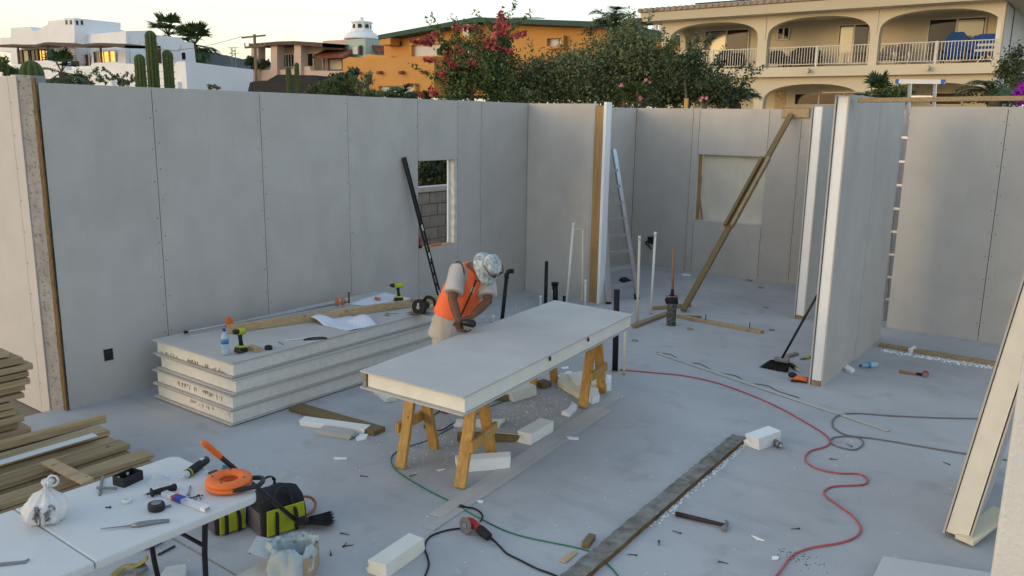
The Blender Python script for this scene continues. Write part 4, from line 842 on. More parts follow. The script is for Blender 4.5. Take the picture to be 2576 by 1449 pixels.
MB().cyl(c-f*.06+V((0,0,.05)), c-f*.14+V((0,0,.05)), .02, n=10).build('dust_port', 'dull_metal', cs); q = c+n*.0765; MB().bar(q-f*.012+V((0,0,.035)), q+f*.012+V((0,0,.035)), .025, .002, n).build('rating_label', 'card_white', cs)
MB().tube(spline([c+f*.17+V((0,0,.02)), c+f*.24+V((0,0,-.02)), c+f*.28+V((0,0,-.12)), c+f*.27+n*.05+V((0,0,-.4))], 6), .0045, 6).build('cord', 'black_rubber', cs)
sf = thing('speed_bit', 'small silver fastener and nail near the edge of the panel stack', 'fastener'); c = Z(973, 794); MB().hexa([c+V(v) for v in ((-.025,-.02,0), (.03,-.02,0), (.03,.02,0), (-.025,.02,0), (-.01,-.01,.03), (.02,-.012,.04), (.02,.012,.03), (-.01,.01,.035))]).build('lump', 'grey_metal', sf); MB().cyl(Z(980, 788, .004), Z(1001, 789, .004), .003).build('nail', 'dull_metal', sf)
# ================================================================ level against the wall
lv = thing('spirit_level', 'long black spirit level leaning against the left wall beside the window hole', 'level')
b = ox(1016, 396, XA+.03); a = None
for k_ in range(100, 180):
    q_ = ox(1016+.91*k_, 396+3.54*k_, XA+.30)
    if q_.z < .01: a = q_; break
a = a or q_; d = (b-a).normalized(); s = V((-d.y, d.x, 0)).normalized(); L = (b-a).length
side = d.cross(V((1, 0, 0))).normalized()
for o in (-.024, .024): MB().bar(a+side*o, b+side*o, .010, .028, (1, 0, 0)).build('rail', 'black_plastic', lv)
MB().bar(a.lerp(b, .60), b, .045, .012, (1,0,0)).build('web', 'black_plastic', lv)
for k in range(9):
    c = a.lerp(b, .02+.068*k); MB().bar(c-d*.015, c+d*.02, .042, .014, (1,0,0)).build('web', 'black_plastic', lv)
for t in (.03, .17, .41, .58): c = a.lerp(b, t); MB().bar(c-d*.04, c+d*.04, .028, .02, (1,0,0)).build('vial', 'card_white', lv)
# ================================================================ pipes rising from the slab
mat('abs', (.012, .012, .014), .5, .2, 12); mat('pvc', (.72, .72, .70), .45, .03, 9)
def riser(label, pb_, pt_, r_, m, group, cap=True, z0=0.0, elbow=None):
    t = thing('pipe_riser', label, 'pipe', group); base = g(*pb_); dist = (base-CAM).dot(FW); top = CAM+ray(*pt_)*dist
    MB().cyl(base-V((0,0,.01)), top, r_, n=14).build('pipe', m, t)
    ax = (top-base).normalized()
    if cap: MB().cyl(top-ax*.05, top+ax*.004, r_*1.25, n=14).build('cap', m, t)
    MB().cyl(base-V((0,0,.01)), base+V((0,0,.012)), r_*1.3, n=14).build('collar', 'wood_grey', t)
    if elbow:
        e = V(elbow); MB().tube(spline([top-ax*.04, top+ax*.02, top+ax*.05+e*.03, top+ax*.055+e*.09], 5), r_*1.22, 12).build('elbow', m, t)
    return t
GB, GW = 'black drain pipes rising from the floor', 'white water pipes rising from the floor'
riser('black pipe with an elbow on top, right of the worker', (1262, 812), (1275, 692), .026, 'abs', GB, False, elbow=RT)
riser('tall straight black pipe before the short beige wall', (1372, 775), (1375, 657), .026, 'abs', GB, False)
riser('thick short black pipe right of the tall straight one', (1397, 768), (1396, 710), .042, 'abs', GB)
riser('shortest black pipe stub among the risers', (1420, 772), (1420, 744), .026, 'abs', GB, False)
riser('speckled black pipe standing behind the far end of the work panel', (1547, 934), (1552, 728), .033, 'abs', GB, False)
riser('short white pipe just left of the thick black pipe', (1391, 768), (1391, 731), .014, 'pvc', GW)
riser('low white capped pipe left of the tall straight black pipe', (1360, 775), (1360, 744), .016, 'pvc', GW)
riser('lowest white pipe stub behind the work panel by the worker', (1240, 812), (1241, 793), .018, 'pvc', GW)
t = riser('tall leaning white pipe joined by a short crosspiece to its neighbour', (1424, 776), (1443, 561), .018, 'pvc', GW)
d_ = (g(1424, 776)-CAM).dot(FW); MB().cyl(CAM+ray(1442, 578)*d_, CAM+ray(1466, 575)*d_, .009).build('crosspiece', 'cream_pvc', t)
riser('thin cream pipe beside the tall leaning white one', (1464, 776), (1466, 574), .012, 'cream_pvc', GW, False)
riser('short white pipe in front of the knotty stud', (1472, 778), (1473, 704), .015, 'pvc', GW)
riser('tall cream capped pipe right of the step ladder', (1603, 812), (1609, 594), .018, 'cream_pvc', GW)
riser('tall white capped pipe before the back wall', (1637, 790), (1649, 584), .018, 'pvc', GW)
riser('thin cream pipe beside the speckled black pipe', (1569, 943), (1573, 815), .014, 'cream_pvc', GW, False)
# wrapped pipe with a wooden handle stuck in it
wr = thing('wrapped_pipe', 'rough black pipe wrapped in cloth with a wooden shovel handle standing in it', 'pipe')
base = g(1688, 818); dist = (base-CAM).dot(FW); K = lambda px, py: CAM+ray(px, py)*dist
MB().lathe([(.062, 0), (.06, .05), (.064, .12), (.06, .2), (.064, .26), (.062, (K(1688, 762)-base).length)], base, n=16).jitter(.004, 2).build('pipe', mat('pipe_rough', (.03, .03, .028), .8, .6, 40, .5, 60, col2=(.2, .2, .19)), wr)
q = K(1690, 752); MB().lathe([(.05, -.09), (.085, -.06), (.09, .0), (.075, .03), (.03, .05)], q, n=14).jitter(.012, 4).build('cloth', 'black_rubber', wr); MB().bar(q+RT*(-.085)+V((0,0,.035)), q+RT*.09+V((0,0,.04)), .09, .014).jitter(.006).build('red_rag', mat('rag', (.42, .22, .22), .9, .25, 25), wr)
MB().cyl(q, K(1692, 728), .028, .022).build('ferrule', 'black_metal', wr); MB().cyl(K(1692, 732), K(1694, 621), .017, .015).build('handle', mat('handle_wood', (.33, .18, .10), .65, .2, 8, stretch=(6, 6, .5)), wr)
# ================================================================ ladders
mat('alu', (.55, .56, .58), .35, .06, 10, metal=.7)
ld = thing('step_ladder', 'aluminium step ladder standing in the doorway behind the knotty stud', 'ladder')
fA, fB = g(1531, 765), g(1603, 753); 
apex = (fA+fB)/2+V((.0, .0, 0)); fwd = V((-.35, .94, 0)); 
tA, tB = oy(1522, 380, fA.y+.45), oy(1528, 380, fA.y+.5)
rl0, rl1 = V((fA.x, fA.y, 0)), V((fB.x, fB.y, 0)); top = oy(1530, 376, 11.2); sp = (rl1-rl0).normalized()
t0, t1 = top-sp*.14, top+sp*.12
for a, b in ((rl0, t0), (rl1, t1)):
    MB().bar(a+V((0,0,.03)), b, .04, .075, sp).build('rail', 'alu', ld); MB().bar(a, a+(b-a).normalized()*.09, .04, .08, sp).build('foot', 'black_rubber', ld)
for k in range(1, 9):
    u = k/9.3; a, b = rl0.lerp(t0, u), rl1.lerp(t1, u); MB().bar(a, b, .06, .04).build('rung', 'alu', ld)
bk = V((-.35, .62, 0)).normalized()*1.0
for a, b in ((rl0+bk-sp*.03, t0), (rl1+bk+sp*.03, t1)): MB().bar(a+V((0,0,.03)), b, .025, .05, sp).build('rail', 'alu', ld); MB().bar(a, a+(b-a).normalized()*.08, .035, .06, sp).build('foot', 'black_rubber', ld)
for k in (1.6, 4, 6.5): u = k/9.3; MB().bar((rl0+bk).lerp(t0, u), (rl1+bk).lerp(t1, u), .03, .02).build('rung', 'alu', ld)
ld2 = thing('extension_ladder', 'aluminium ladder with a blue tipped crossbar rising behind the far right wall', 'ladder')
yl2 = 12.35; Q = lambda px, py, dy=0: oy(px, py, yl2+dy)
top0, top1 = Q(2290, 205), Q(2353, 205); bot0, bot1 = V((top0.x-.02, yl2+.75, -.1)), V((top1.x+.03, yl2+.75, -.1))
for a, b in ((bot0, top0), (bot1, top1)): MB().bar(a, b, .035, .075, (0, 1, .1)).build('rail', 'alu', ld2)
for k in range(1, 13): u = (k-.15)/12.6; MB().bar(bot0.lerp(top0, u), bot1.lerp(top1, u), .04, .035).build('rung', 'alu', ld2)
ba, bb = Q(2254, 205, -.06), Q(2377, 206, -.06); MB().bar(ba, bb, .07, .055).build('crossbar', 'white_plastic', ld2)
for a, b in ((ba, ba.lerp(bb, .07)), (bb, bb.lerp(ba, .07))): MB().bar(a, b, .078, .06).build('tip', mat('tip_blue', (.03, .12, .5), .5) if 'tip_blue' not in MATS else 'tip_blue', ld2)
ld3 = thing('leaning_ladder', 'narrow ladder whose rungs show in the gap between partition and far right wall', 'ladder')
for k, (px) in enumerate((0, 1)): pass
lb, lt_ = oy(2248, 775, 12.1), oy(2287, 285, 12.1)
for o in (0, .42): MB().bar(V((lb.x-.10+o, 12.12, 0)), V((lt_.x-.10+o, 12.02, lt_.z)), .03, .06, (0, 1, 0)).build('rail', 'dull_metal' , ld3)
for k in range(1, 9): u = k/9; a = V((lb.x-.10, 12.1, 0)).lerp(V((lt_.x-.10, 12.0, lt_.z)), u); MB().bar(a, a+V((.42, 0, 0)), .03, .03).build('rung', 'alu', ld3)
# socket box on the left wall, valve on the back wall
sbx = thing('socket_box', 'black socket box cut into the long left wall near the floor', 'socket box'); c = ox(272, 892, XA)
MB().box((XA+.002, c.y-.04, c.z-.055), (XA+.006, c.y+.045, c.z+.055)).jitter(.002).build('recess', 'black_plastic', sbx); MB().torus((XA+.008, c.y, c.z-.015), (1, 0, 0), .025, .004, 14, 5).build('conduit', 'black_rubber', sbx)
vb = thing('hanging_cable', 'black cable box hanging on the back wall between the white pipes', 'cable box'); c = oy(1637, 605, YD-.03); MB().box(c-V((.06,.02,.06)), c+V((.05,.025,.07))).build('box', 'black_plastic', vb, bevel=.005); MB().tube(spline([c-V((.06,0,.02)), c-V((.09,.03,.05)), c-V((-.02,.05,.12)), c+V((.04,-.04,-.16))], 5), .014, 8).build('cable', 'black_rubber', vb)
tag(MB().hexa([g(1556, 706), g(1578, 700), g(1590, 706), g(1568, 712)]+[p+V((0,0,.05)) for p in (g(1560, 706), g(1572, 703), g(1578, 706), g(1566, 710))]).build('dark_rag', 'black_rubber'), 'dark crumpled rag on the floor under the step ladder', 'rag')
# ================================================================ tools on the floor at right
b2 = thing('broom', 'black broom leaning against the partition with the bright white end', 'broom')
ba = g(1965, 905, .10); tp_ = ox(2056, 742, -2.44); d = (tp_-ba).normalized()
MB().cyl(ba, tp_, .0135).build('handle', 'black_plastic', b2); hx = (g(1985, 935)-g(1930, 925)).normalized(); MB().bar(ba-hx*.07, ba+hx*.09, .05, .05).build('head', 'dull_metal', b2, bevel=.008)
bristles(ba-V((0,0,.02)), V((-.25, -.55, -.5)).normalized(), hx, 260, .17, .10, 5, b2, r=.004)
cartridge('used sealant cartridge on the floor by the broom', g(2014, 934, .025), g(1983, 913, .025))
sd_ = thing('screwdriver', 'lime handled scraper near the partition foot', 'scraper'); a, b = g(2014, 903, .014), g(2040, 897, .014); MB().bar(a, a.lerp(b, .55), .03, .008).build('blade', 'dull_metal', sd_); MB().cyl(a.lerp(b, .5), b, .016).build('handle', 'lime', sd_)
lumber('small wood wedge beside the broom head', g(1978, 897, .015), g(2004, 889, .015), .06, .03, 'wood_grey', name='wood_wedge', cat='wedge')
og = thing('angle_grinder', 'orange and black power tool lying at the foot of the white ended partition', 'power tool'); a, b = g(1993, 950, .03), g(2032, 955, .04)
MB().tube([a, a.lerp(b, .3), a.lerp(b, .6), b], .03, 10, rs=[.03, .034, .028, .03]).build('body', 'orange_plastic', og); c = a+V((0,0,.03)); MB().ball(c, .04, 8, (1.2, 1, .8)).build('head', 'black_plastic', og); MB().cyl(g(1990, 958, .012), g(2030, 961, .012), .01).build('rod', 'black_metal', og)
ml = thing('hammer', 'wooden handled ball hammer lying in the right room', 'hammer'); a, b = g(2262, 934, .018), g(2328, 943, .018); MB().tube([a, a.lerp(b, .55), b], .013, 8, rs=[.016, .013, .012]).build('handle', 'handle_wood', ml); MB().cyl(a.lerp(b, .66), a.lerp(b, .86), .016).build('grip', 'black_rubber', ml); s = V((0, 0, 1)); MB().ball(b+V((0,0,.015)), .033, 8).build('head', 'red_plastic', ml); sd2 = (b-a).normalized(); nd = V((-sd2.y, sd2.x, 0)); MB().cyl(b-nd*.05+V((0,0,.01)), b+nd*.02+V((0,0,.01)), .025).build('peen', 'dull_metal', ml)
hm = thing('hammer', 'dark claw hammer lying on the open floor right of the long timber', 'hammer'); a, b = g(1700, 1292, .018), g(1826, 1322, .022); d = (b-a).normalized(); n = V((-d.y, d.x, 0))
MB().tube([a, a.lerp(b, .5), a.lerp(b, .9), b], .014, 10, rs=[.0165, .016, .013, .012]).build('handle', mat('handle_dark', (.035, .022, .02), .45, .2, 10), hm)
MB().tube([b-n*.055, b-n*.04, b-n*.015, b+n*.02], .02, 10, rs=[.019, .021, .014, .014]).build('head', 'dull_metal', hm); MB().tube(spline([b+n*.015, b+n*.045, b+n*.075-d*.02], 4), .01, 6, rs=None, flat=.5).build('claw', 'dull_metal', hm)
db = thing('drill_bit', 'thick steel core bit lying behind the white foam block', 'drill bit'); a, b = g(1930, 1098, .03), g(1968, 1124, .03); MB().cyl(a, a.lerp(b, .5), .02).build('shank', 'black_metal', db); MB().cyl(a.lerp(b, .5), a.lerp(b, .85), .027).build('barrel', 'dull_metal', db); MB().cyl(a.lerp(b, .85), b, .022, .008).build('tip', 'grey_metal', db)
lumber('broken brown wood bit beside the near end of the long timber', g(1472, 1372, .02), g(1490, 1348, .02), .05, .035, 'wood_post', name='wood_bit', cat='wood bit')
lumber('yellowish splinter near the bottom edge beside the long timber', g(1416, 1413, .006), g(1446, 1388, .006), .045, .01, 'wood_pine', name='wood_bit', cat='wood bit')
# ================================================================ grinder, cords and hoses
gr = thing('angle_grinder', 'red and black angle grinder with a cutting disc lying in front of the sawhorse', 'grinder'); a, b = g(1180, 1310, .05), g(1232, 1352, .035); d = (b-a).normalized(); n = V((-d.y, d.x, 0))
MB().tube([a-d*.015, a+d*.015, a+d*.06, a+d*.07, a.lerp(b, .55)], .03, 14, rs=[.02, .03, .032, .028, .029]).build('gear_head', 'red_plastic', gr)
MB().tube([a.lerp(b, .52), a.lerp(b, .6), a.lerp(b, .95), b], .03, 14, rs=[.030, .033, .028, .014]).build('motor_body', 'black_rubber', gr)
ax = (-RT*.72-V((FW.x, FW.y, 0))*.68+V((0, 0, .10))).normalized(); c = g(1171, 1322, .06)
MB().cyl(c, c+ax*.004, .058, n=28).build('disc', 'dull_metal', gr); MB().cyl(c+ax*.004, c+ax*.012, .018, n=14).build('nut', 'grey_metal', gr); MB().cyl(c-ax*.03, c, .03, n=16).build('guard', 'red_plastic', gr)
MB().tube([b, b+d*.04, b+d*.08], .009, 8, rs=[.012, .009, .006]).build('strain_relief', 'black_rubber', gr)
def cord(label, pts, r_, m, cat='cord', nm='cord', z=None, n=7):
    P = [g(p[0], p[1], (p[2] if len(p) > 2 else r_+.002)) for p in pts]; return tag(MB().tube(spline(P, n), r_, 8).build(nm, m), label, cat)
mat('hose_red', (.48, .10, .10), .5, .12, 8); mat('hose_grey', (.17, .155, .165), .55, .12, 8); mat('cord_green', (.02, .17, .10), .5, .12, 8)
cord('red air hose snaking across the open floor', ((1560, 930), (1640, 937), (1720, 945), (1800, 962), (1880, 990), (1960, 1025), (2040, 1070), (2078, 1095), (2088, 1112), (2075, 1124), (2040, 1134), (2026, 1150), (2032, 1165), (2060, 1180), (2110, 1190), (2160, 1192), (2182, 1205), (2175, 1218), (2140, 1221), (2095, 1224), (2073, 1236), (2080, 1250), (2110, 1272), (2148, 1300), (2166, 1330), (2150, 1352), (2110, 1366), (2040, 1378), (1995, 1396), (1975, 1420), (1945, 1460)), .0068, 'hose_red', 'hose', 'air_hose')
cord('grey hose looped over itself beyond the red one', ((2600, 1053), (2400, 1052), (2250, 1046), (2160, 1040), (2115, 1043), (2096, 1056), (2097, 1075), (2125, 1093), (2158, 1100), (2172, 1115), (2150, 1131), (2110, 1124), (2090, 1112), (2100, 1100), (2150, 1098), (2230, 1108), (2330, 1125), (2440, 1143), (2620, 1170)), .0066, 'hose_grey', 'hose', 'air_hose')
cord('green cord running from the grinder to the sawhorses', ((1575, 1475), (1530, 1420), (1480, 1385), (1300, 1345), (1200, 1300), (1140, 1265), (1080, 1235), (1020, 1200), (990, 1175), (985, 1150), (1010, 1130), (1080, 1105), (1160, 1062), (1240, 1020), (1290, 1000), (1330, 960)), .0045, 'cord_green', 'cord', 'cable_run')
cord('thin black cord behind the near sawhorse', ((1195, 1040), (1140, 1065), (1110, 1082), (1085, 1080), (1068, 1075), (1075, 1058), (1110, 1030)), .0045, 'black_rubber', 'cord', 'cable_run')
gc = cord('black cord leading from the grinder body to the bottom right', ((1234, 1354, .035), (1255, 1372), (1275, 1392), (1310, 1410), (1350, 1430), (1395, 1447), (1450, 1475)), .0062, 'black_rubber', 'cord', 'cable_run')
cord('black cord curling left from under the grinder disc', ((1165, 1328), (1120, 1335), (1082, 1350), (1068, 1375), (1075, 1400), (1078, 1425), (1060, 1470)), .0062, 'black_rubber', 'cord', 'cable_run')
cp_ = thing('power_plug', 'black plug with a short curled cord beside the grinder', 'plug'); P = [g(1170, 1275, .012), g(1195, 1280, .008), g(1212, 1293, .008), g(1213, 1305, .02), g(1208, 1312, .03)]; MB().tube(spline(P, 6), .0062, 8).build('cord', 'black_rubber', cp_); MB().tube([g(1157, 1273, .014), g(1162, 1274, .014), g(1172, 1276, .012)], .012, 8, rs=[.014, .013, .008]).build('plug_body', 'black_rubber', cp_)
for o in (-.005, .005): q = g(1157, 1273, .014)+V((0, o, 0)); MB().bar(q, q-RT*.018, .004, .002).build('prong', 'grey_metal', cp_)
# thin cable lying along a batten
lumber('long thin grey batten lying on the floor before the far rooms', g(1655, 888, .008), g(2236, 1083, .008), .06, .010, 'board', name='floor_batten', cat='batten')
cord('thin wavy grey cable lying along the long batten', ((1652, 886), (1690, 893), (1720, 912), (1760, 915), (1800, 935), (1850, 945), (1880, 962), (1930, 970), (1960, 985), (2010, 1000)), .005, 'hose_grey', 'cable', 'thin_cable')
# red pencil and tool on the window ledge
ds = thing('cordless_tool', 'red hand tool standing on the ledge of the window hole', 'power tool'); c = V((XA-.05, win[0]+.05, win[2]+.012)); MB().box(c-V((.03,.03,0)), c+V((.03,.04,.04))).build('base', 'black_plastic', ds, bevel=.005); MB().tube([c+V((0,0,.04)), c+V((0,.01,.11)), c+V((0,.0,.16))], .02, 8).build('body', 'red_plastic', ds)
lumber('orange pencil shaped tool lying on the window ledge', V((XA-.03, win[0]+.25, win[2]+.022)), V((XA-.03, win[0]+.48, win[2]+.026)), .03, .018, 'orange_plastic', name='chalk_tool', cat='tool')
# ================================================================ the worker
mat('skin', (.16, .075, .042), .55, .12, 9); mat('shirt', (.50, .47, .44), .85, .06, 6, .9, 11); mat('vest', (1.0, .19, .07), .7, .05, 5, .8, 10)
mat('trousers', (.52, .45, .36), .85, .10, 5, .9, 10); mat('hat', (.26, .32, .34), .85, .25, 34, col2=(.66, .69, .66)); mat('shades', (.008, .008, .009), .15, .1, 9, spec=.6)
PD = lambda px, py, d: CAM+ray(px, py)*d
wk = thing('person', 'worker in an orange safety vest and camouflage bucket hat bent over the work panel', 'person')
pel = PD(1139, 806, 7.62); wst = PD(1148, 770, 7.58); chs = PD(1172, 715, 7.46); nck = PD(1196, 668, 7.36); hed = PD(1220, 676, 7.24)
shR, elR, wrR, haR = PD(1152, 682, 7.33), PD(1138, 752, 7.22), PD(1153, 806, 7.17), PD(1156, 826, 7.12)
shL, elL, wrL, haL = PD(1226, 694, 7.47), PD(1227, 758, 7.36), PD(1190, 793, 7.24), PD(1174, 804, 7.17)
sx = (shL-shR).normalized()                                    # right to left across the body
def ell(c, ax, wx, dz, n=20):
    ax = V(ax).normalized(); x = (sx-ax*sx.dot(ax)).normalized(); y = ax.cross(x); return [c+x*wx*math.cos(2*math.pi*i/n)+y*dz*math.sin(2*math.pi*i/n) for i in range(n)]
up0 = (wst-pel).normalized(); up1 = (chs-wst).normalized(); up2 = (nck-chs).normalized()
hipR, hipL = pel-sx*.09, pel+sx*.09
fR, fL = V((hipR.x-.05, hipR.y-.02, 0)), V((hipL.x+.02, hipL.y+.12, 0))
fdir = V((sx.y, -sx.x, 0)).normalized()
if fdir.dot(V((FW.x, FW.y, 0))) > 0: fdir = -fdir
def limb(mb, pts, rs, n=14): mb.tube(pts, .1, n, rs=rs); return mb
def hand(mb, wr, ha, el, spread, curl):
    d = (ha-wr).normalized(); s = spread; nrm = d.cross(s).normalized()
    mb.loft([[wr+s*a*.026+nrm*b*.019 for a, b in ((-1,-.6),(0,-1),(1,-.6),(1,.6),(0,1),(-1,.6))], [wr+d*.04+s*a*.04+nrm*b*.016 for a, b in ((-1,-.6),(0,-1),(1,-.6),(1,.6),(0,1),(-1,.6))], [wr+d*.09+s*a*.04+nrm*b*.013 for a, b in ((-1,-.6),(0,-1),(1,-.6),(1,.6),(0,1),(-1,.6))]])
    for k, L in enumerate((.066, .076, .072, .056)):
        b = wr+d*.085+s*(-.032+.021*k); m1 = b+d*L*.5+nrm*curl*.012; m2 = m1+d*L*.3+nrm*curl*.028; e = m2+d*L*.05+nrm*curl*.03
        mb.tube([b, m1, m2, e], .009, 8, rs=[.0105, .010, .009, .007])
    t = wr+d*.03-s*.03; mb.tube([t, t+d*.03-s*.03+nrm*curl*.01, t+d*.06-s*.032+nrm*curl*.03], .011, 8, rs=[.013, .0115, .009])
body = MB()
body.loft([ell(pel-up0*.06, up0, .15, .10), ell(pel, up0, .165, .115), ell(wst, up0+up1, .14, .10), ell(chs, up1, .165, .115), ell(chs.lerp(nck, .6), up2, .15, .09), ell(nck, up2, .065, .06)])
hu = (hed-nck).normalized(); HA = (RT*.62+UP*.30-FW*.62).normalized()      # up through the bowed head
body.tube([nck-up2*.05, nck.lerp(hed, .55), hed], .055, 14, rs=[.07, .056, .06])
rgs = []
for k in range(1, 10):
    t = math.pi*k/10; rgs.append(ell(hed-HA*.115*math.cos(t), HA, .078*math.sin(t), .098*math.sin(t), 18))
body.loft(rgs)
face = (fdir*.75-V((0,0,.75))).normalized(); face = (face-HA*face.dot(HA)).normalized()
body.tube([hed+face*.085+HA*.01, hed+face*.112-HA*.02, hed+face*.088-HA*.035], .015, 8, rs=[.01, .017, .012]); body.ball(hed+face*.06-HA*.085, .035, 6)
for s_ in (-1, 1): body.ball(hed+sx*s_*.08-HA*.01, .022, 6, (.5, 1, 1.3))
for a, b, c, h_, sp_, cu in ((shR, elR, wrR, haR, sx, 1), (shL, elL, wrL, haL, sx, -1)):
    limb(body, [a, a.lerp(b, .5), b, b.lerp(c, .4), c], [.06, .052, .043, .042, .03]); hand(body, c, h_, b, sp_, cu)
for hp, ft in ((hipR, fR), (hipL, fL)):
    kn = hp.lerp(ft, .48)+fdir*.05; limb(body, [hp, hp.lerp(kn, .5), kn, kn.lerp(ft, .4), ft+V((0,0,.08))], [.085, .08, .06, .058, .042])
    body.tube([ft+V((0,0,.05))-fdir*.05, ft+V((0,0,.045))+fdir*.08, ft+V((0,0,.03))+fdir*.17], .045, 10, rs=[.045, .048, .03])
def remesh(o, v, sm=2):
    m = o.modifiers.new('remesh', 'REMESH'); m.mode = 'VOXEL'; m.voxel_size = v; m.use_smooth_shade = True
    if sm: s = o.modifiers.new('smooth', 'SMOOTH'); s.iterations = sm; s.factor = .5
    return o
remesh(body.build('body', 'skin', wk), .0075, 2)
tr = MB(); tr.loft([ell(pel-up0*.10, up0, .17, .13), ell(pel, up0, .182, .135), ell(wst.lerp(pel, .3), up0, .165, .122)])
for hp, ft in ((hipR, fR), (hipL, fL)):
    kn = hp.lerp(ft, .48)+fdir*.05; limb(tr, [hp+V((0,0,.02)), hp.lerp(kn, .5), kn, kn.lerp(ft, .4), ft+V((0,0,.05))], [.115, .108, .088, .085, .075])
remesh(tr.build('trousers', 'trousers', wk), .014, 3)
for ft in (fR, fL):
    MB().tube([ft+V((0,0,.05))-fdir*.06, ft+V((0,0,.05))+fdir*.07, ft+V((0,0,.038))+fdir*.19], .05, 12, rs=[.05, .054, .035]).build('boot', 'wood_post', wk)
sh = MB(); up_ = up0
sh.loft([ell(pel-up0*.17-sx*.01, up0, .20, .165), ell(pel-up0*.02, up0, .19, .15), ell(wst, up0+up1, .175, .135), ell(chs, up1, .188, .138), ell(chs.lerp(nck, .55), up2, .185, .115), ell(nck.lerp(chs, .12), up2, .085, .075)])
for a, b in ((shR, elR), (shL, elL)): sh.tube([a+(chs-a)*.35, a, a.lerp(b, .4), a.lerp(b, .80)], .08, 14, rs=[.09, .088, .084, .09])
so_ = remesh(sh.build('shirt', 'shirt', wk), .012, 2)
vs_ = MB(); vs_.loft([ell(wst.lerp(pel, .62), up0, .205, .165, 28), ell(wst, up0+up1, .190, .15, 28), ell(chs.lerp(wst, .35), up1, .192, .152, 28), ell(chs, up1, .176, .156, 28), ell(chs.lerp(nck, .45), up2, .150, .137, 28), ell(nck.lerp(chs, .08)-fdir*.01, up2, .105, .088, 28)])
remesh(vs_.build('vest', 'vest', wk), .012, 2)
# vest trim: zip and armholes
fr_ = (up1.cross(sx)).normalized(); fr_ = fr_ if fr_.dot(fdir) > 0 else -fr_
zp = [nck.lerp(chs, .35)+fr_*.128, chs+fr_*.158, chs.lerp(wst, .5)+fr_*.156, wst+fr_*.155, wst.lerp(pel, .55)+fr_*.165]
MB().tube(spline(zp, 5), .007, 6).build('zip', 'black_rubber', wk)
MB().bar(zp[0].lerp(zp[1], .45), zp[0].lerp(zp[1], .85), .03, .008, fr_).build('badge', 'cream_pvc', wk)
for s_, a, b in ((-1, shR, elR), (1, shL, elL)):
    c = a+(chs-a)*.10; ax = (sx*s_+(b-a).normalized()*.25).normalized(); MB().torus(c-sx*s_*.0, ax, .098, .005, 26, 5).build('arm_trim', 'black_rubber', wk)
# bucket hat and the sunglasses pushed up on it
ho = hed+HA*.055
hat = MB(); rgs = []
for r_, h_ in ((.150, -.05), (.136, -.022), (.108, .0), (.098, .012), (.095, .048), (.088, .08), (.064, .094), (.03, .10), (.001, .101)): rgs.append(ell(ho+HA*h_, HA, r_*.93, r_*1.04, 26))
rj = random.Random(2); rgs[0] = [p+HA*rj.uniform(-.012, .012) for p in rgs[0]]
ht = hat.loft(rgs, cap=False).build('hat', 'hat', wk); m_ = ht.modifiers.new('solid', 'SOLIDIFY'); m_.thickness = .004
MB().loft([ell(ho+HA*.008, HA, .0945, .105, 26), ell(ho+HA*.03, HA, .093, .103, 26)], cap=False).build('hat_band', mat('hat_band', (.33, .36, .38), .85), ht)
g0 = ho+HA*.052; fl = (RT*.9-FW*.55-UP*.25); fl = (fl-HA*fl.dot(HA)).normalized(); fs_ = HA.cross(fl).normalized()
for s_ in (-1, 1):
    MB().prism([g0+fl*.104+fs_*(s_*.040+.034*math.cos(a_))+HA*.026*math.sin(a_)+fl*(-.012 if s_*math.cos(a_) > .3 else 0) for a_ in [k_*math.pi/6 for k_ in range(12)]], fl*.006).build('sunglass_lens', 'shades', wk)
    MB().tube([g0+fl*.105+fs_*s_*.06+HA*.008, g0+fl*.06+fs_*s_*.10, g0-fl*.04+fs_*s_*.108], .005, 6).build('sunglass_temple', 'shades', wk)
# tool in his hands
tl = thing('small_grinder', 'small dark power tool held in both hands by the worker at the panel edge', 'power tool'); a, b = haL+V((.02, 0, .01)), haR+V((0, 0, -.01))
dd = (PD(1194, 818, 7.12)-PD(1160, 812, 7.14)); c = PD(1176, 812, 7.13)
MB().tube([c-dd*.5, c, c+dd*.45, c+dd*.62], .03, 12, rs=[.02, .032, .036, .02]).build('body', 'black_plastic', tl); MB().tube(spline([c-dd*.4, PD(1160, 826, 7.1), PD(1170, 835, 7.08), PD(1185, 830, 7.05)], 5), .006, 6).build('cord', 'black_rubber', tl)
# ================================================================ behind the walls: materials
mat('stucco_white', (.82, .82, .83), .9, .04, .5, .2, 6); mat('stucco_pink', (.60, .45, .36), .9, .06, .4, .3, 5); mat('stucco_ochre', (.58, .295, .09), .9, .05, .35, .25, 6); mat('stucco_cream', (.66, .585, .44), .9, .04, .3, .2, 6)
mat('stucco_green', (.42, .50, .44), .9, .06, .4, .2, 5); mat('roof_green', (.018, .07, .062), .6, .12, 2); mat('tile_red', (.26, .10, .065), .85, .25, 9, objvar=.15); mat('shutter', (.62, .60, .58), .6, .03, 3)
mat('glass_dark', (.02, .02, .022), .06, .1, 2, spec=.25); mat('glass_sunset_tint', (.95, .62, .20), .05, .06, 2, metal=.9); mat('glass_sheen', (.27, .26, .21), .12, .05, 1, metal=.25)  # gold and sheen panes have the sky's reflection put into their colour
mat('thatch', (.033, .031, .033), .95, .3, 14, .8, 12); mat('pergola', (.11, .075, .055), .9, .25, 5); mat('frame_white', (.68, .66, .60), .6); mat('wood_dark', (.10, .055, .03), .8, .2, 6)
mat('cactus', (.075, .105, .03), .7, .2, 6, .2, 20); mat('leaf_grey', (.155, .185, .088), .75, .25, 2, island=.35); mat('leaf_green', (.105, .15, .05), .7, .3, 2, island=.4); mat('leaf_dark', (.075, .10, .045), .7, .3, 2, island=.4); mat('leaf_lime', (.16, .21, .04), .7, .25, 2, island=.3)
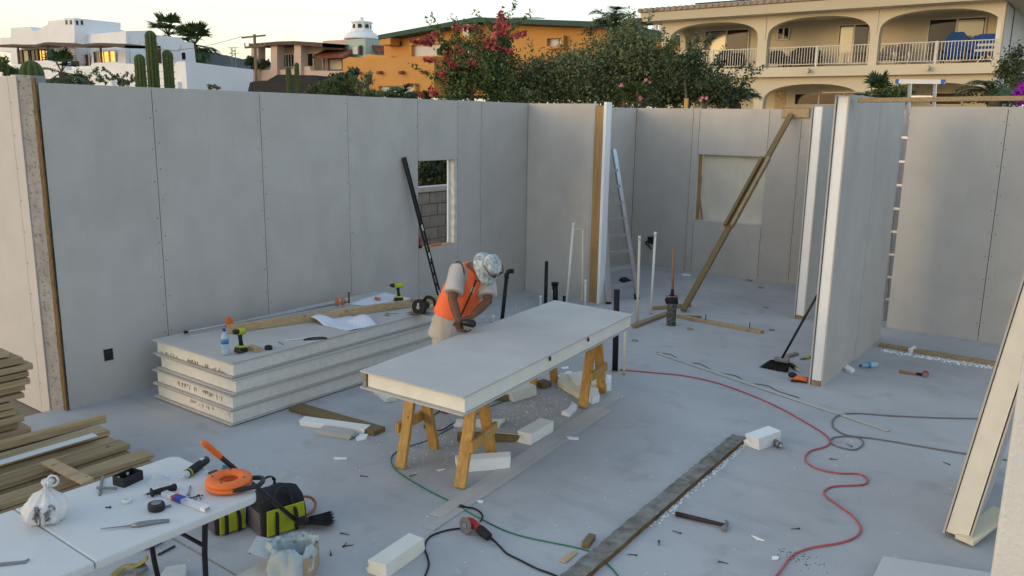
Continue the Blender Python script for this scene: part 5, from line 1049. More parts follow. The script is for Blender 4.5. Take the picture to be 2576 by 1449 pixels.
mat('petal_red', (.47, .10, .09), .65, .2, 3, island=.3); mat('petal_pink', (.55, .19, .26), .6, .2, 3, island=.3); mat('petal_purple', (.30, .02, .42), .65, .2, 3, island=.3); mat('palm', (.055, .085, .026), .6, .3, 2, island=.35); mat('palm_dry', (.20, .15, .08), .85, .3, 3, island=.3); mat('bark', (.13, .10, .075), .95, .3, 8, .5, 20); mat('twig', (.16, .13, .095), .95, .2, 6)
mat('hill', (.075, .09, .085), .95, .3, .02, .0); mat('block', (.33, .32, .30), .9, .12, 8, .5, 40, objvar=.08); mat('mortar', (.25, .245, .235), .95, .1, 20); mat('concrete_cap', (.55, .54, .52), .9, .08, 6)
def poly(pts, Y): return [oy(px, py, Y) for px, py in pts]
def wallprism(pts, Y, dep, nm, m, par): return MB().prism(poly(pts, Y), (0, dep, 0)).build(nm, m, par)
def sideprism(pts, X, dep, nm, m, par): return MB().prism([ox(px, py, X) for px, py in pts], (dep, 0, 0)).build(nm, m, par)
def win_rect(px0, py0, px1, py1, Y, par, m='glass_dark', fm='frame_white', mull=0, dep=.10, fw=.07):
    a, b = oy(px0, py1, Y), oy(px1, py0, Y); z0, z1 = a.z, oy(px0, py0, Y).z; x0, x1 = a.x, b.x
    w_ = MB().box((x0, Y-.03, z0), (x1, Y-.012, z1)).build('window', m, par)
    f = MB()
    for (p, q_) in (((x0-fw, z0-fw), (x0, z1+fw)), ((x1, z0-fw), (x1+fw, z1+fw))): f.box((p[0], Y-dep, p[1]), (q_[0], Y-.004, q_[1]))
    f.box((x0, Y-dep, z0-fw), (x1, Y-.004, z0)); f.box((x0, Y-dep, z1), (x1, Y-.004, z1+fw))
    for k in range(1, mull+1): xx = x0+(x1-x0)*k/(mull+1); f.box((xx-.04, Y-dep*.8, z0), (xx+.04, Y-.005, z1))
    f.build('window_frame', fm, w_); return w_
# ---------------------------------------------------------------- hills
rr = random.Random(3); vs = []; fs = []; n = 60
for i in range(n+1):
    px = 300+600*i/n; t = (px-470)/130; top = 120+max(0, (px-480))*.21 if px < 620 else 150+8*math.sin(px*.03); top = max(118, min(162, top))+rr.uniform(-1.5, 1.5)
    a = od(px, top, 620); b = od(px, 300, 560); vs += [(b.x, b.y, -2), (a.x, a.y, a.z), (a.x*1.25, a.y*1.25, a.z*.4)]
    if i: o = (i-1)*3; fs += [(o, o+3, o+4, o+1), (o+1, o+4, o+5, o+2)]
struct(MB().add(vs, fs, True).build('hill', 'hill'))
# ---------------------------------------------------------------- white house
wh = thing('white_house', 'white stucco house with a pergola and windows tinted with sunset glow on the far left', 'house')
Y0 = 44.0
wallprism([(27, 160), (27, 70), (74, 67), (82, 78), (95, 76), (108, 68), (125, 59), (142, 53), (160, 50), (161, 46), (186, 45), (187, 160)], Y0, 5, 'wall', 'stucco_white', wh)
xw = oy(187, 60, Y0).x
sideprism([(187.5, 45), (214, 49), (221, 58), (228, 62), (300, 74), (318, 78), (318, 160), (187.5, 160)], xw+.02, -6, 'wall', 'stucco_white', wh)
xw2 = oy(317, 80, Y0+1.2).x
sideprism([(317, 78), (370, 77), (376, 83), (396, 88), (455, 95), (463, 104), (487, 108), (494, 166), (317, 166)], xw2, -14, 'wall', 'stucco_white', wh)
wallprism([(0, 130), (0, 95), (28, 94), (28, 130)], Y0+1, 4, 'wall', 'stucco_white', wh)
wallprism([(-20, 165), (86, 160), (86, 153), (124, 152), (124, 154), (165, 155), (166, 176), (198, 176), (200, 172), (226, 170), (230, 160), (240, 158), (294, 156), (300, 160), (440, 160), (445, 155), (466, 154), (472, 235), (-20, 235)], Y0-6, .5, 'terrace_wall', 'stucco_white', wh)
xt = oy(466, 160, Y0-6).x
sideprism([(466.5, 154), (560, 166), (637, 175), (637, 232), (470, 232)], xt, -1.0, 'terrace_wall', 'stucco_white', wh)
MB().prism([oy(-20, 168, Y0-5.6), oy(466, 166, Y0-5.6), oy(466, 166, Y0-5.6)+V((-4, 6, 0)), oy(-20, 168, Y0-5.6)+V((-4, 6, 0))], (0, 0, -.3)).build('terrace_floor', 'stucco_white', wh)
def slab(pts, Y, dep, th, nm, m, par):
    P = poly(pts, Y); vs = []; 
    for p in P: vs += [p, p+V((0, dep, .12)), p+V((0, dep, .12-th)), p+V((0, 0, -th))]
    fs = []
    for i in range(len(P)-1):
        o = i*4; fs += [(o, o+4, o+5, o+1), (o+1, o+5, o+6, o+2), (o+2, o+6, o+7, o+3), (o+3, o+7, o+4, o)]
    return MB().add(vs, fs).build(nm, m, par)
slab([(-10, 113), (30, 111), (60, 112), (90, 112), (110, 107), (122, 106), (150, 110), (165, 112), (200, 112), (240, 108), (262, 108), (285, 111), (314, 114)], Y0-2.6, 2.6, .25, 'pergola_roof', 'pergola', wh)
for px in (44, 119, 164, 252): a = oy(px, 112, Y0-2.4); MB().cyl((a.x, a.y, a.z-3.6), (a.x, a.y, a.z), .11).build('pergola_post', 'pergola', wh)
for (x0, y0, x1, y1, m_, k) in ((48, 128, 58, 158, 'glass_dark', 0), (60, 128, 72, 158, 'glass_sheen', 0), (80, 127, 98, 153, 'glass_dark', 1), (99, 127, 131, 153, 'glass_sunset_tint', 3), (146, 125, 152, 152, 'glass_dark', 0), (153, 125, 159, 152, 'glass_sunset_tint', 0)): win_rect(x0, y0, x1, y1, Y0-.05, wh, m_, 'wood_dark', k)
yz = min(ox(317, 78, xw2).y, ox(317, 166, xw2).y)-.06
for (x0, y0, x1, y1, m_, k) in ((239, 131, 248, 158, 'glass_dark', 0), (249, 131, 290, 157, 'glass_sunset_tint', 2), (215, 138, 224, 166, 'wood_dark', 0)): win_rect(x0, y0, x1, y1, yz, wh, m_, 'frame_white', k)
for px in (167, 178, 193, 205): a = oy(px, 56, Y0-.02) if px < 187 else None; a and MB().box((a.x-.2, Y0-.04, a.z-.22), (a.x+.2, Y0-.008, a.z+.22)).build('vent', 'glass_dark', wh)
for px in (194, 206): a = ox(px, 57, xw+.03); MB().box((xw+.03, a.y-.12, a.z-.22), (xw+.06, a.y+.12, a.z+.22)).build('vent', 'glass_dark', wh)
for (px, py) in ((462, 141),): a = ox(px, py, xw2+.02); MB().box((xw2+.01, a.y-.2, a.z-.35), (xw2+.05, a.y+.2, a.z+.35)).build('window', 'glass_dark', wh)
a = ox(400, 145, xw2+.02); MB().box((xw2+.01, a.y-.25, a.z-1.2), (xw2+.05, a.y+.25, a.z+1.2)).build('door', 'wood_dark', wh)
a, b = ox(325, 90, xw2+.04), ox(328, 160, xw2+.04); MB().cyl(a, b, .03, n=6).build('drain_pipe', 'frame_white', wh)
a, b = ox(352, 118, xw2+.04), ox(452, 128, xw2+.04); MB().tube([ox(352, 108, xw2+.04), a, ox(400, 123, xw2+.04), b, ox(456, 112, xw2+.04)], .025, 6).build('conduit', 'stucco_green', wh)
MB().lathe([(.45, 0), (.5, .9), (.42, 1.0)], oy(186, 175, Y0-5)-V((0,0,.2)), n=12).build('planter', 'wood_dark', wh)
for px, y0 in ((274, 188), (310, 205), (440, 205), (347, 205)):
    a, b = oy(px, y0, Y0-6.3), oy(px, 235, Y0-6.3); MB().box((a.x-.35, a.y, b.z-1), (a.x+.35, a.y+.3, a.z)).build('gate_post', 'stucco_white', wh)
# ---------------------------------------------------------------- pink house with the dome
ph = thing('domed_house', 'pinkish house with a white dome lantern and pillared porch', 'house'); Yp = 56.0
for (x0, x1) in ((632, 650), (681, 697), (740, 757)): wallprism([(x0, 205), (x0, 113), (x1, 112), (x1, 205)], Yp, .9, 'pillar', 'stucco_pink', ph)
wallprism([(634, 240), (634, 172), (648, 172), (650, 176), (678, 176), (681, 168), (697, 168), (699, 176), (738, 173), (740, 165), (757, 165), (768, 168), (778, 166), (782, 178), (862, 178), (880, 240)], Yp+.3, .6, 'parapet', 'stucco_pink', ph)
wallprism([(698, 185), (698, 112), (812, 108), (812, 103), (860, 100), (919, 96.5), (919, 185)], Yp+3, 6, 'wall', 'stucco_pink', ph)
xp = oy(919, 97, Yp+3).x; sideprism([(919.3, 96.5), (984, 103), (990, 150), (919.3, 160)], xp+.02, -3, 'wall', 'stucco_green', ph)
slab([(628, 110), (700, 104), (740, 103), (811, 109)], Yp-.4, 3.4, .35, 'porch_roof', 'pergola', ph)
for (x0, y0, x1, y1, m_, k) in ((714, 138, 740, 168, 'glass_dark', 3), (763, 136, 789, 178, 'glass_dark', 0), (791, 134, 812, 178, 'glass_sheen', 0), (830, 150, 861, 176, 'stucco_cream', 0)): win_rect(x0, y0, x1, y1, Yp+2.95, ph, m_, 'frame_white' if x0 < 820 else 'wood_dark', k, fw=.12)
def tile_roof(par, p0, p1, drop, out, Y=None, rows=14, m='tile_red'):
    """a lean-to of half-round tiles from p0 to p1, sloping outwards"""
    d = (p1-p0); s = V((d.y, -d.x, 0)).normalized(); rf = MB().hexa([p0, p1, p1+s*out-V((0,0,drop)), p0+s*out-V((0,0,drop))]+[q+V((0,0,.08)) for q in (p0, p1, p1+s*out-V((0,0,drop)), p0+s*out-V((0,0,drop)))]).build('awning', m, par)
    for k in range(rows):
        a = p0.lerp(p1, (k+.5)/rows)+V((0,0,.10)); b = a+s*out*1.02-V((0,0,drop)); MB().cyl(a, b, d.length/rows*.42, n=8).build('tile', m, rf)
tile_roof(ph, oy(815, 131, Yp+2.95), oy(895, 129, Yp+2.95), .75, 1.6, rows=16)
tile_roof(ph, ox(936, 117, xp+.05), ox(968, 120, xp+.05), .8, 1.3, rows=9)
dc = oy(911, 97, Yp+6); rD = (oy(951, 97, Yp+6)-dc).length*.80; hD = (oy(911, 75, Yp+6).z-dc.z)*1.08
MB().lathe([(rD*math.cos(R(a)), hD*math.sin(R(a))) for a in range(0, 91, 9)], dc-V((0,0,.1)), n=28).build('dome', 'stucco_white', ph)
lz0, lz1, lz2 = oy(911, 80, Yp+6).z, oy(911, 60, Yp+6).z, oy(911, 50, Yp+6).z; lr = (oy(934, 70, Yp+6)-oy(911, 70, Yp+6)).length*.74
lan = MB().loft([[V((dc.x+lr*k_*math.cos(R(45*i+12)), dc.y+lr*k_*math.sin(R(45*i+12)), z_)) for i in range(8)] for k_, z_ in ((1.15, lz0), (1.15, lz0+.2), (1, lz0+.25), (1, lz1), (1.12, lz1+.05), (1.12, lz1+.2), (.85, lz1+(lz2-lz1)*.55), (.4, lz2-.1), (.1, lz2))], smooth=False).build('lantern', 'stucco_white', ph)
MB().ball((dc.x, dc.y, lz2+.12), .2, 6).build('finial', 'stucco_white', ph)
for i in range(8):
    a = R(45*i+12+22.5); c = V((dc.x+lr*.93*math.cos(a), dc.y+lr*.93*math.sin(a), (lz0+lz1)/2+.1)); t = V((-math.sin(a), math.cos(a), 0)); o = V((math.cos(a), math.sin(a), 0)); w_, h_ = lr*.2, (lz1-lz0)*.22
    MB().prism([c-t*w_-V((0,0,h_)), c+t*w_-V((0,0,h_)), c+t*w_+V((0,0,h_*.6)), c+t*w_*.6+V((0,0,h_*1.2)), c-t*w_*.6+V((0,0,h_*1.2)), c-t*w_+V((0,0,h_*.6))], o*.05).build('opening', 'glass_dark', lan)
a = oy(1085/2.576*1.0+0, 128, Yp+2.9) if False else oy(1090/1.0, 128, Yp+2.9); c = oy(1303*.25+575, 128, Yp+2.9); MB().box(c-V((.35, .4, .35)), c+V((.35, 0, .35))).build('air_unit', 'frame_white', ph); MB().box(c+V((.45, -.3, -.4)), c+V((.6, 0, .5))).build('lamp_bracket', 'wood_dark', ph)
th = thing('palapa_roof', 'dark thatched palapa roof below the domed house', 'thatched roof'); th['kind'] = 'thing'; Yt = 40.0
pt = poly([(622, 238), (628, 206), (640, 203), (672, 202), (697, 188), (795, 191), (830, 240)], Yt)
MB().prism(pt, (0, 3, 0)).jitter(.06, 3).build('thatch', 'thatch', th)
pt2 = [p+V((0, -.15, 0)) for p in poly([(640, 206), (795, 200)], Yt)]
# ---------------------------------------------------------------- ochre house
oh = thing('ochre_house', 'orange ochre house with a dark green gable roof behind the bushes', 'house'); Yo = 46.0
wallprism([(966, 150), (966, 99), (1196, 58), (1503, 68), (1725, 118), (1725, 240), (966, 240)], Yo, 8, 'wall', 'stucco_ochre', oh)
wallprism([(862, 240), (862, 149), (1092, 141), (1092, 240)], Yo-3, 3, 'terrace_wall', 'stucco_ochre', oh)
wallprism([(862, 150), (878, 143), (910, 146), (925, 136), (966, 140), (985, 142), (985, 150)], Yo-1.2, .5, 'parapet', 'stucco_ochre', oh)
def fascia(pts, Y, dep, th, par, nm, m):
    P = poly(pts, Y)
    for i in range(len(P)-1): MB().hexa([P[i]-V((0,0,th)), P[i+1]-V((0,0,th)), P[i+1]-V((0,0,th))+V((0,dep,0)), P[i]-V((0,0,th))+V((0,dep,0)), P[i], P[i+1], P[i+1]+V((0,dep,0)), P[i]+V((0,dep,0))]).build(nm, m, par)
hpx = (oy(1000, 80, Yo).z-oy(1000, 81, Yo).z)
fascia([(951, 88), (1196, 43), (1503, 54), (1722, 101)], Yo-1.2, 10, hpx*11, oh, 'roof', 'roof_green')
fascia([(955, 100), (1196, 56), (1503, 66), (1722, 112)], Yo-.5, .5, hpx*3, oh, 'soffit', 'wood_dark')
for k in range(70):
    a = oy(1503+ (1722-1503)*k/69, 54+47*k/69, Yo-1.2); MB().cyl(a+V((0,-.02,.02)), a+V((0,1.5,.1)), .11, n=6).build('roof_tile', 'roof_green', oh)
for (x0, y0, x1, y1) in ((1043, 114, 1130, 143), (1170, 108, 1215, 140), (1383, 98, 1420, 118)):
    w_ = win_rect(x0, y0, x1, y1, Yo-.02, oh, 'shutter', 'stucco_ochre', 0, .35, .15)
win_rect(960, 217, 1048, 245, Yo-3.02, oh, 'shutter', 'stucco_ochre', 0, .3, .15)
for (x0, y0, x1, y1) in ((1003, 105, 1010, 116), (1138, 98, 1147, 111), (1480, 80, 1487, 90)):
    a, b = oy(x0, y1, Yo-.05), oy(x1, y0, Yo-.05); MB().box((a.x, Yo-.12, a.z), (b.x, Yo-.01, b.z)).build('vent', 'wood_dark', oh)
for px, py in ((908, 183), (961, 182), (1016, 182), (1072, 181)): a = oy(px, py, Yo-3); MB().cyl(a+V((0,.2,0)), a-V((0,.45,.05)), .13, n=10).build('rain_spout', 'tile_red', oh)
a = oy(970, 104, Yo-.6); MB().box(a-V((.1, .5, .3)), a+V((1.0, .6, .25))).build('beam_end', 'stucco_ochre', oh); a = oy(1183, 78, Yo-.6); MB().box(a-V((.25, .5, .4)), a+V((.25, .6, .4))).build('beam_end', 'stucco_cream', oh)
a = oy(1290, 46, Yo+1); an = thing('roof_aerial', 'thin rod aerial on the green roof of the ochre house', 'aerial')
MB().tube([a, a+V((2.6, 0, -.15))], .025, 5).build('boom', 'dull_metal', an)
for k in range(8): q = a+V((2.6*k/8, 0, -.15*k/8)); MB().cyl(q-V((0, .5, 0)), q+V((.1, .5, .05)), .018, n=5).build('element', 'dull_metal', an)
MB().cyl(a+V((1.2, 0, -1)), a+V((1.2, 0, 0)), .025, n=5).build('mast', 'dull_metal', an)
# ---------------------------------------------------------------- small white building far right of the ochre one
sp_ = thing('roof_terrace', 'white roof terrace with a dark pergola seen past the cream house', 'terrace'); Yq = 60
a, b = oy(1620, 100, Yq), oy(1712, 70, Yq); MB().box((a.x, Yq, a.z-3), (b.x+2.5, Yq+3, a.z+.4)).build('block', 'stucco_white', sp_)
for px in (1648, 1662): q = oy(px, 62, Yq); MB().box((q.x-.12, Yq, a.z), (q.x+.12, Yq+.25, q.z)).build('post', 'frame_white', sp_)
q0, q1 = oy(1572, 60, Yq), oy(1663, 60, Yq); MB().box((q0.x, Yq-.3, q0.z), (q1.x, Yq+2, q0.z+.35)).build('canopy', 'pergola', sp_)
# ---------------------------------------------------------------- cream house with arched loggias
ch = thing('arcaded_house', 'cream two storey house with arched balconies and white railings', 'house'); Yc = 40.0
def arch(x0, x1, zb, zs, zc, n=18):
    """outline of an opening with a flattened arch, left to right"""
    out = [(x0, zb), (x0, zs)]; cx_ = (x0+x1)/2
    for k in range(1, n):
        t = math.pi*(1-k/n); c_ = math.cos(t); out.append((cx_+(x1-x0)/2*math.copysign(abs(c_)**.90, c_), zs+(zc-zs)*math.sin(t)**.66))
    return out+[(x1, zs), (x1, zb)]
E_ = lambda px, py: oy(px, py, Yc)
xl, xr = E_(1664, 100).x, E_(2520, 100).x
zfl = E_(2150, 166).z; ztop = E_(2150, 14).z
ar_u = [(E_(1684, 100).x, E_(1906, 100).x), (E_(1930, 100).x, E_(2188, 100).x), (E_(2210, 100).x, E_(2514, 100).x)]
W3 = [(b-a) for a, b in ar_u]
zs_u = E_(2200, 88).z; zc_u = E_(2059, 41).z
def facade(z0, z1, arcs, zb, zs, zc, Y, dep, nm):
    outer = [(xl, z0), (xl, z1), (xr, z1), (xr, z0)]; pts = [(xl, z0), (xl, z1), (xr, z1), (xr, z0)]
    for a, b in sorted(arcs, reverse=True): pts += [(x, z) for x, z in arch(a, b, zb, zs, zc)][::-1]
    return MB().prism([(x, Y, z) for x, z in pts], (0, dep, 0)).build(nm, 'stucco_cream', ch)
facade(zfl-.0, ztop, ar_u, zfl, zs_u, zc_u, Yc, .45, 'upper_arcade')
sl0, sl1 = E_(2150, 191).z, zfl
MB().box((xl-.1, Yc-.35, sl0), (xr+.1, Yc+3.2, sl1-.004)).build('balcony_slab', 'stucco_cream', ch)
ar_l = [(a, b) for a, b in ar_u]; zc_l = E_(2050, 211).z; zs_l = zc_l-(zc_u-zs_u)*1.0
facade(zfl-6.5, sl0-.003, [(E_(1700, 230).x, E_(1898, 230).x), (E_(1921, 230).x, E_(2168, 230).x), (E_(2206, 230).x, E_(2490, 230).x)], zfl-6.5, zs_l, zc_l, Yc, .45, 'lower_arcade')
Yb = Yc+2.6
MB().box((xl, Yb, sl1), (xr, Yb+.3, ztop)).build('back_wall', 'stucco_cream', ch); MB().box((xl, Yb, zfl-7), (xr, Yb+.3, sl0-.01)).build('back_wall', 'stucco_cream', ch)
MB().box((xl, Yc+.46, zc_u+.12), (xr, Yb-.005, zc_u+.3)).build('loggia_ceiling', 'stucco_cream', ch)
MB().box((xr-.3, Yc+.455, zfl-7), (xr, Yb+8, ztop-.01)).build('side_wall', 'stucco_white', ch)
for (z0, z1) in ((sl1, ztop),):   # left end wall with its own arched opening
    pts = [(Yc+.455, z0), (Yc+.455, ztop), (Yb-.005, ztop), (Yb-.005, z0)]
    op = arch(Yc+.75, Yb-.35, zfl+.9, zs_u, zs_u+.75); o_ = [(y, z) for y, z in op][::-1]
    MB().prism([(xl, y, z) for y, z in [(Yc+.455, z0), (Yc+.455, ztop), (Yb-.005, ztop), (Yb-.005, z0)]+[(Yb-.35, z0)]+o_[1:-1]+[(Yc+.75, z0)]], (.3, 0, 0)).build('end_wall', 'stucco_cream', ch)
for x_ in (ar_u[1][0]-.12, ar_u[2][0]-.12): MB().box((x_-.04, Yc-.03, zs_u), (x_+.03, Yc-.002, ztop)).build('down_pipe', 'stucco_cream', ch)
# eave and tiles
ez = E_(2150, 1).z
MB().hexa([(xl-.75, Yc-.7, ez-.42), (xr+3, Yc-.7, ez-.42), (xr+3, Yb+9, ez-.42), (xl-.75, Yb+9, ez-.42), (xl-.85, Yc-.85, ez-.02), (xr+3, Yc-.85, ez-.02), (xr+3, Yb+9, ez-.02), (xl-.85, Yb+9, ez-.02)]).build('eave', 'stucco_cream', ch)
MB().box((xl-.02, Yc+.002, ztop+.003), (xr+.02, Yb+8, ez-.425)).build('wall_head', 'stucco_cream', ch)
mat('tile_brown', (.36, .28, .21), .9, .25, 9)
rf = MB().hexa([(xl-.95, Yc-.9, ez), (xr+3, Yc-.9, ez), (xr+3, Yb+4, ez+.5), (xl-.6, Yb+4, ez+.5)]+[(xl-.95, Yc-.9, ez+.1), (xr+3, Yc-.9, ez+.1), (xr+3, Yb+4, ez+.6), (xl-.6, Yb+4, ez+.6)]).build('roof', 'tile_brown', ch)
for k in range(60):
    x_ = xl-.85+k*.32
    if x_ < xr+2.5: MB().cyl((x_, Yc-.96, ez+.10), (x_+.0, Yc+1.6, ez+.27), .11, n=8).build('tile', 'tile_brown', rf)
# solar panels
for k in range(5): a = V((xl+2.0+k*1.75, Yc-.5, ez+.26)); MB().hexa([a, a+V((1.65, 0, 0)), a+V((1.65, 1.6, .16)), a+V((0, 1.6, .16))]+[q+V((0,-.02,.06)) for q in (a, a+V((1.65, 0, 0)), a+V((1.65, 1.6, .16)), a+V((0, 1.6, .16)))]).build('solar_panel', 'glass_dark', rf)
# doors and windows on the back wall
B_ = lambda px, py: oy(px, py, Yb)
def slider(px0, py0, px1, py1, kinds):
    w_ = win_rect(px0, py0, px1, py1, Yb-.01, ch, 'glass_dark', 'frame_white', len(kinds)-1, .08, .06); a, b = B_(px0, py1), B_(px1, py0); z1 = B_(px0, py0).z; n_ = len(kinds)
    for k, m_ in enumerate(kinds):
        if m_: x0, x1 = a.x+(b.x-a.x)*k/n_+.05, a.x+(b.x-a.x)*(k+1)/n_-.05; MB().box((x0, Yb-.06, a.z+.03), (x1, Yb-.044, z1-.05)).build('pane', m_, w_)
slider(1771, 80, 1884, 168, ('glass_sheen', 'glass_dark')); slider(2106, 66, 2188, 160, ('glass_sheen', 'glass_sunset_tint' if 0 else 'glass_dark')); slider(2329, 52, 2480, 156, ('glass_dark', 'glass_sheen'))
win_rect(1958, 72, 1985, 99, Yb-.01, ch, 'glass_dark', 'frame_white', 1, .08, .06)
win_rect(2000, 237, 2124, 262, Yb-.01, ch, 'glass_dark', 'frame_white', 1, .08, .06); win_rect(2340, 235, 2420, 262, Yb-.01, ch, 'wood_dark', 'frame_white', 0, .08, .06)
a = B_(1963, 250); MB().box((a.x-.28, Yb-.03, a.z-.5), (a.x+.28, Yb-.004, a.z+.45)).build('wall_tile', mat('mural', (.55, .42, .27), .8, .3, 6), ch)
# railings
for i, (a, b) in enumerate(ar_u):
    r_ = MB().box((a-.02, Yc+.18, zfl+.92), (b+.02, Yc+.22, zfl+.955)).build('railing', 'frame_white', ch)
    MB().box((a-.02, Yc+.18, zfl+.13), (b+.02, Yc+.22, zfl+.155)).build('bottom_rail', 'frame_white', r_)
    bs = MB(); n_ = int((b-a)/.125)
    for k in range(n_+1): x_ = a+(b-a)*k/n_; bs.box((x_-.012, Yc+.19, zfl+.155), (x_+.012, Yc+.21, zfl+.92)); 
    bs.build('balusters', 'frame_white', r_, kind='stuff')
    MB().box(((a+b)/2-.04, Yc+.16, zfl), ((a+b)/2+.04, Yc+.24, zfl+.97)).build('newel', 'frame_white', r_)
for px in (2040, 2338): a = E_(px, 175); q = V((a.x, Yc-.36, (sl0+sl1)/2+.05)); MB().cyl(q, q-V((0, .3, .03)), .10, n=10).build('rain_spout', 'stucco_cream', ch)
# balcony furniture
def armchair(label, px, m, Y, w_=.8, hb=.55, legs=True, fm='wood_dark', group=None):
    t = thing('balcony_chair', label, 'chair', group); x = oy(px, 150, Y).x; z = zfl+.02
    MB().box((x-w_/2, Y-.35, z+.30), (x+w_/2, Y+.35, z+.46)).build('seat', m, t, bevel=.04)
    MB().prism([(x-w_/2, Y+.25, z+.4), (x+w_/2, Y+.25, z+.4), (x+w_/2, Y+.25, z+.4+hb*.7), (x+w_*.25, Y+.25, z+.42+hb), (x-w_*.25, Y+.25, z+.42+hb), (x-w_/2, Y+.25, z+.4+hb*.7)], (0, .14, 0)).build('backrest', m, t, bevel=.03)
    for s_ in (-1, 1): MB().box((x+s_*w_/2-.05, Y-.33, z+.3), (x+s_*w_/2+.05, Y+.3, z+.62)).build('armrest', fm, t)
    for sx_ in (-1, 1):
        for sy_ in (-1, 1): MB().box((x+sx_*w_*.45-.025, Y+sy_*.3-.025, z-.02), (x+sx_*w_*.45+.025, Y+sy_*.3+.025, z+.3)).build('leg', fm, t)
    return t
mat('wicker', (.05, .035, .03), .85, .3, 20); mat('cushion', (.30, .24, .19), .85, .1, 8); mat('canvas_blue', (.02, .08, .28), .8, .1, 6)
armchair('round backed dark wicker chair in the middle arch', 1947, 'wicker', Yc+1.4, .85, .5); armchair('dark wicker sofa with pale cushions in the middle arch', 2020, 'wicker', Yc+1.4, 1.5, .6)
armchair('dark chair behind the railing of the first arch', 1818, 'wicker', Yc+1.4, .9, .6)
armchair('first beige cushioned chair in the wide arch', 2232, 'cushion', Yc+1.2, .7, .55, fm='frame_white'); armchair('second beige cushioned chair in the wide arch', 2268, 'cushion', Yc+1.5, .7, .65, fm='frame_white')
armchair('tall blue canvas chair in the wide arch', 2398, 'canvas_blue', Yc+1.3, .95, 1.0); armchair('blue canvas chair beside the white folding chair', 2455, 'canvas_blue', Yc+1.0, .8, .8)
wc = thing('balcony_chair', 'white folding chair at the end of the wide arch', 'chair'); x = oy(2478, 150, Yc+.7).x; Y_ = Yc+.7; z = zfl
for s_ in (-1, 1): MB().bar((x+s_*.35, Y_, z), (x-s_*.12, Y_, z+.6), .05, .05).build('leg', 'frame_white', wc)
MB().box((x-.4, Y_-.2, z+.5), (x+.4, Y_+.3, z+.6)).build('seat', 'frame_white', wc); MB().box((x-.38, Y_+.25, z+.62), (x+.42, Y_+.32, z+1.25)).build('backrest', 'canvas_blue', wc); MB().box((x-.4, Y_+.2, z+.75), (x+.45, Y_+.24, z+.85)).build('armrest', 'frame_white', wc)
um = thing('closed_parasol', 'closed brown parasol standing before the lower arcade', 'parasol'); a, b = oy(2229, 240, 33), oy(2229, 199, 33); MB().lathe([(.05, -2.5), (.05, -.1), (.26, 0), (.2, (b.z-a.z)*.5), (.06, (b.z-a.z)*.9)], a, n=10).build('canopy', 'cushion', um); MB().ball(b, .09, 6).build('finial', 'wood_dark', um)
# ---------------------------------------------------------------- pole, pylon and wires
up = thing('utility_pole', 'wooden utility pole with a crossarm behind the domed house', 'utility pole'); a = od(640, 86, 80); MB().cyl((a.x, a.y, -.2), a, .16, .12, 8).build('pole', 'wood_post', up); MB().bar(a+RT*(-1.15)+V((0,0,-.3)), a+RT*1.0+V((0,0,-.1)), .12, .14).build('crossarm', 'wood_post', up); MB().bar(a+RT*(-.9)+V((0,0,-1.15)), a+RT*.9+V((0,0,-1.0)), .25, .16).build('crossarm', 'wood_post', up)
for k in (-.9, -.5, .5, .9): MB().cyl(a+RT*k+V((0,0,-1.05)), a+RT*k+V((0,0,-.75)), .06, n=6).build('insulator', 'dull_metal', up)
w0 = a+RT*(-1.1)+V((0,0,-.2)); w1 = od(300, 100, 120); tag(MB().tube([w0.lerp(w1, k/12)-V((0,0,1.2*math.sin(math.pi*k/12)))for k in range(13)], .02, 4).build('power_line', 'black_rubber'), 'power line sagging off left from the utility pole', 'wire')
py_ = thing('power_pylon', 'grey lattice power pylon far off on the hill', 'pylon'); a, b = od(587, 160, 400), od(587, 119, 400); H_ = b.z-a.z
for s_ in (-1, 1):
    for q_ in (-1, 1): MB().cyl(a+RT*s_*1.2+V((0, q_*.8, -30)), V((b.x, b.y, b.z))+RT*s_*.7, .13, n=5).build('leg', 'dull_metal', py_)
for k in range(9):
    z_ = a.z+H_*k/9; s_ = 1 if k % 2 else -1; MB().cyl(V((a.x, a.y, z_))+RT*s_*1.1, V((a.x, a.y, z_+H_/9))-RT*s_*1.0, .09, n=4).build('brace', 'dull_metal', py_)
for py2, hw in ((120, 2.4), (128, 1.2), (135, 1.9)): q = od(587, py2, 400); MB().bar(q-RT*hw, q+RT*hw, .3, .22).build('crossarm', 'dull_metal', py_)
# ================================================================ vegetation
import numpy as np
def leafmesh(name, pts, size, m, parent, seed, aspect=.45, droop=0.0):
    r = np.random.RandomState(seed); n = len(pts); P = np.array(pts)
    d = r.normal(size=(n, 3)); d[:, 2] -= droop; d /= np.linalg.norm(d, axis=1)[:, None]
    q = r.normal(size=(n, 3)); s = np.cross(d, q); s /= np.linalg.norm(s, axis=1)[:, None]
    L = (size*r.uniform(.6, 1.35, n))[:, None]; Wd_ = L*aspect
    nrm = np.cross(d, s)*L*.12
    v = np.stack([P-d*L*.5, P+s*Wd_*.5+nrm, P+d*L*.5, P-s*Wd_*.5+nrm], 1).reshape(-1, 3)
    me = bpy.data.meshes.new(name); me.vertices.add(4*n); me.vertices.foreach_set('co', v.ravel())
    me.loops.add(4*n); me.loops.foreach_set('vertex_index', np.arange(4*n)); me.polygons.add(n); me.polygons.foreach_set('loop_start', np.arange(n)*4); me.polygons.foreach_set('loop_total', np.full(n, 4)); me.update(); me.validate()
    me.materials.append(MATS[m]); o = bpy.data.objects.new(name, me); COL.objects.link(o); o.parent = parent; return o
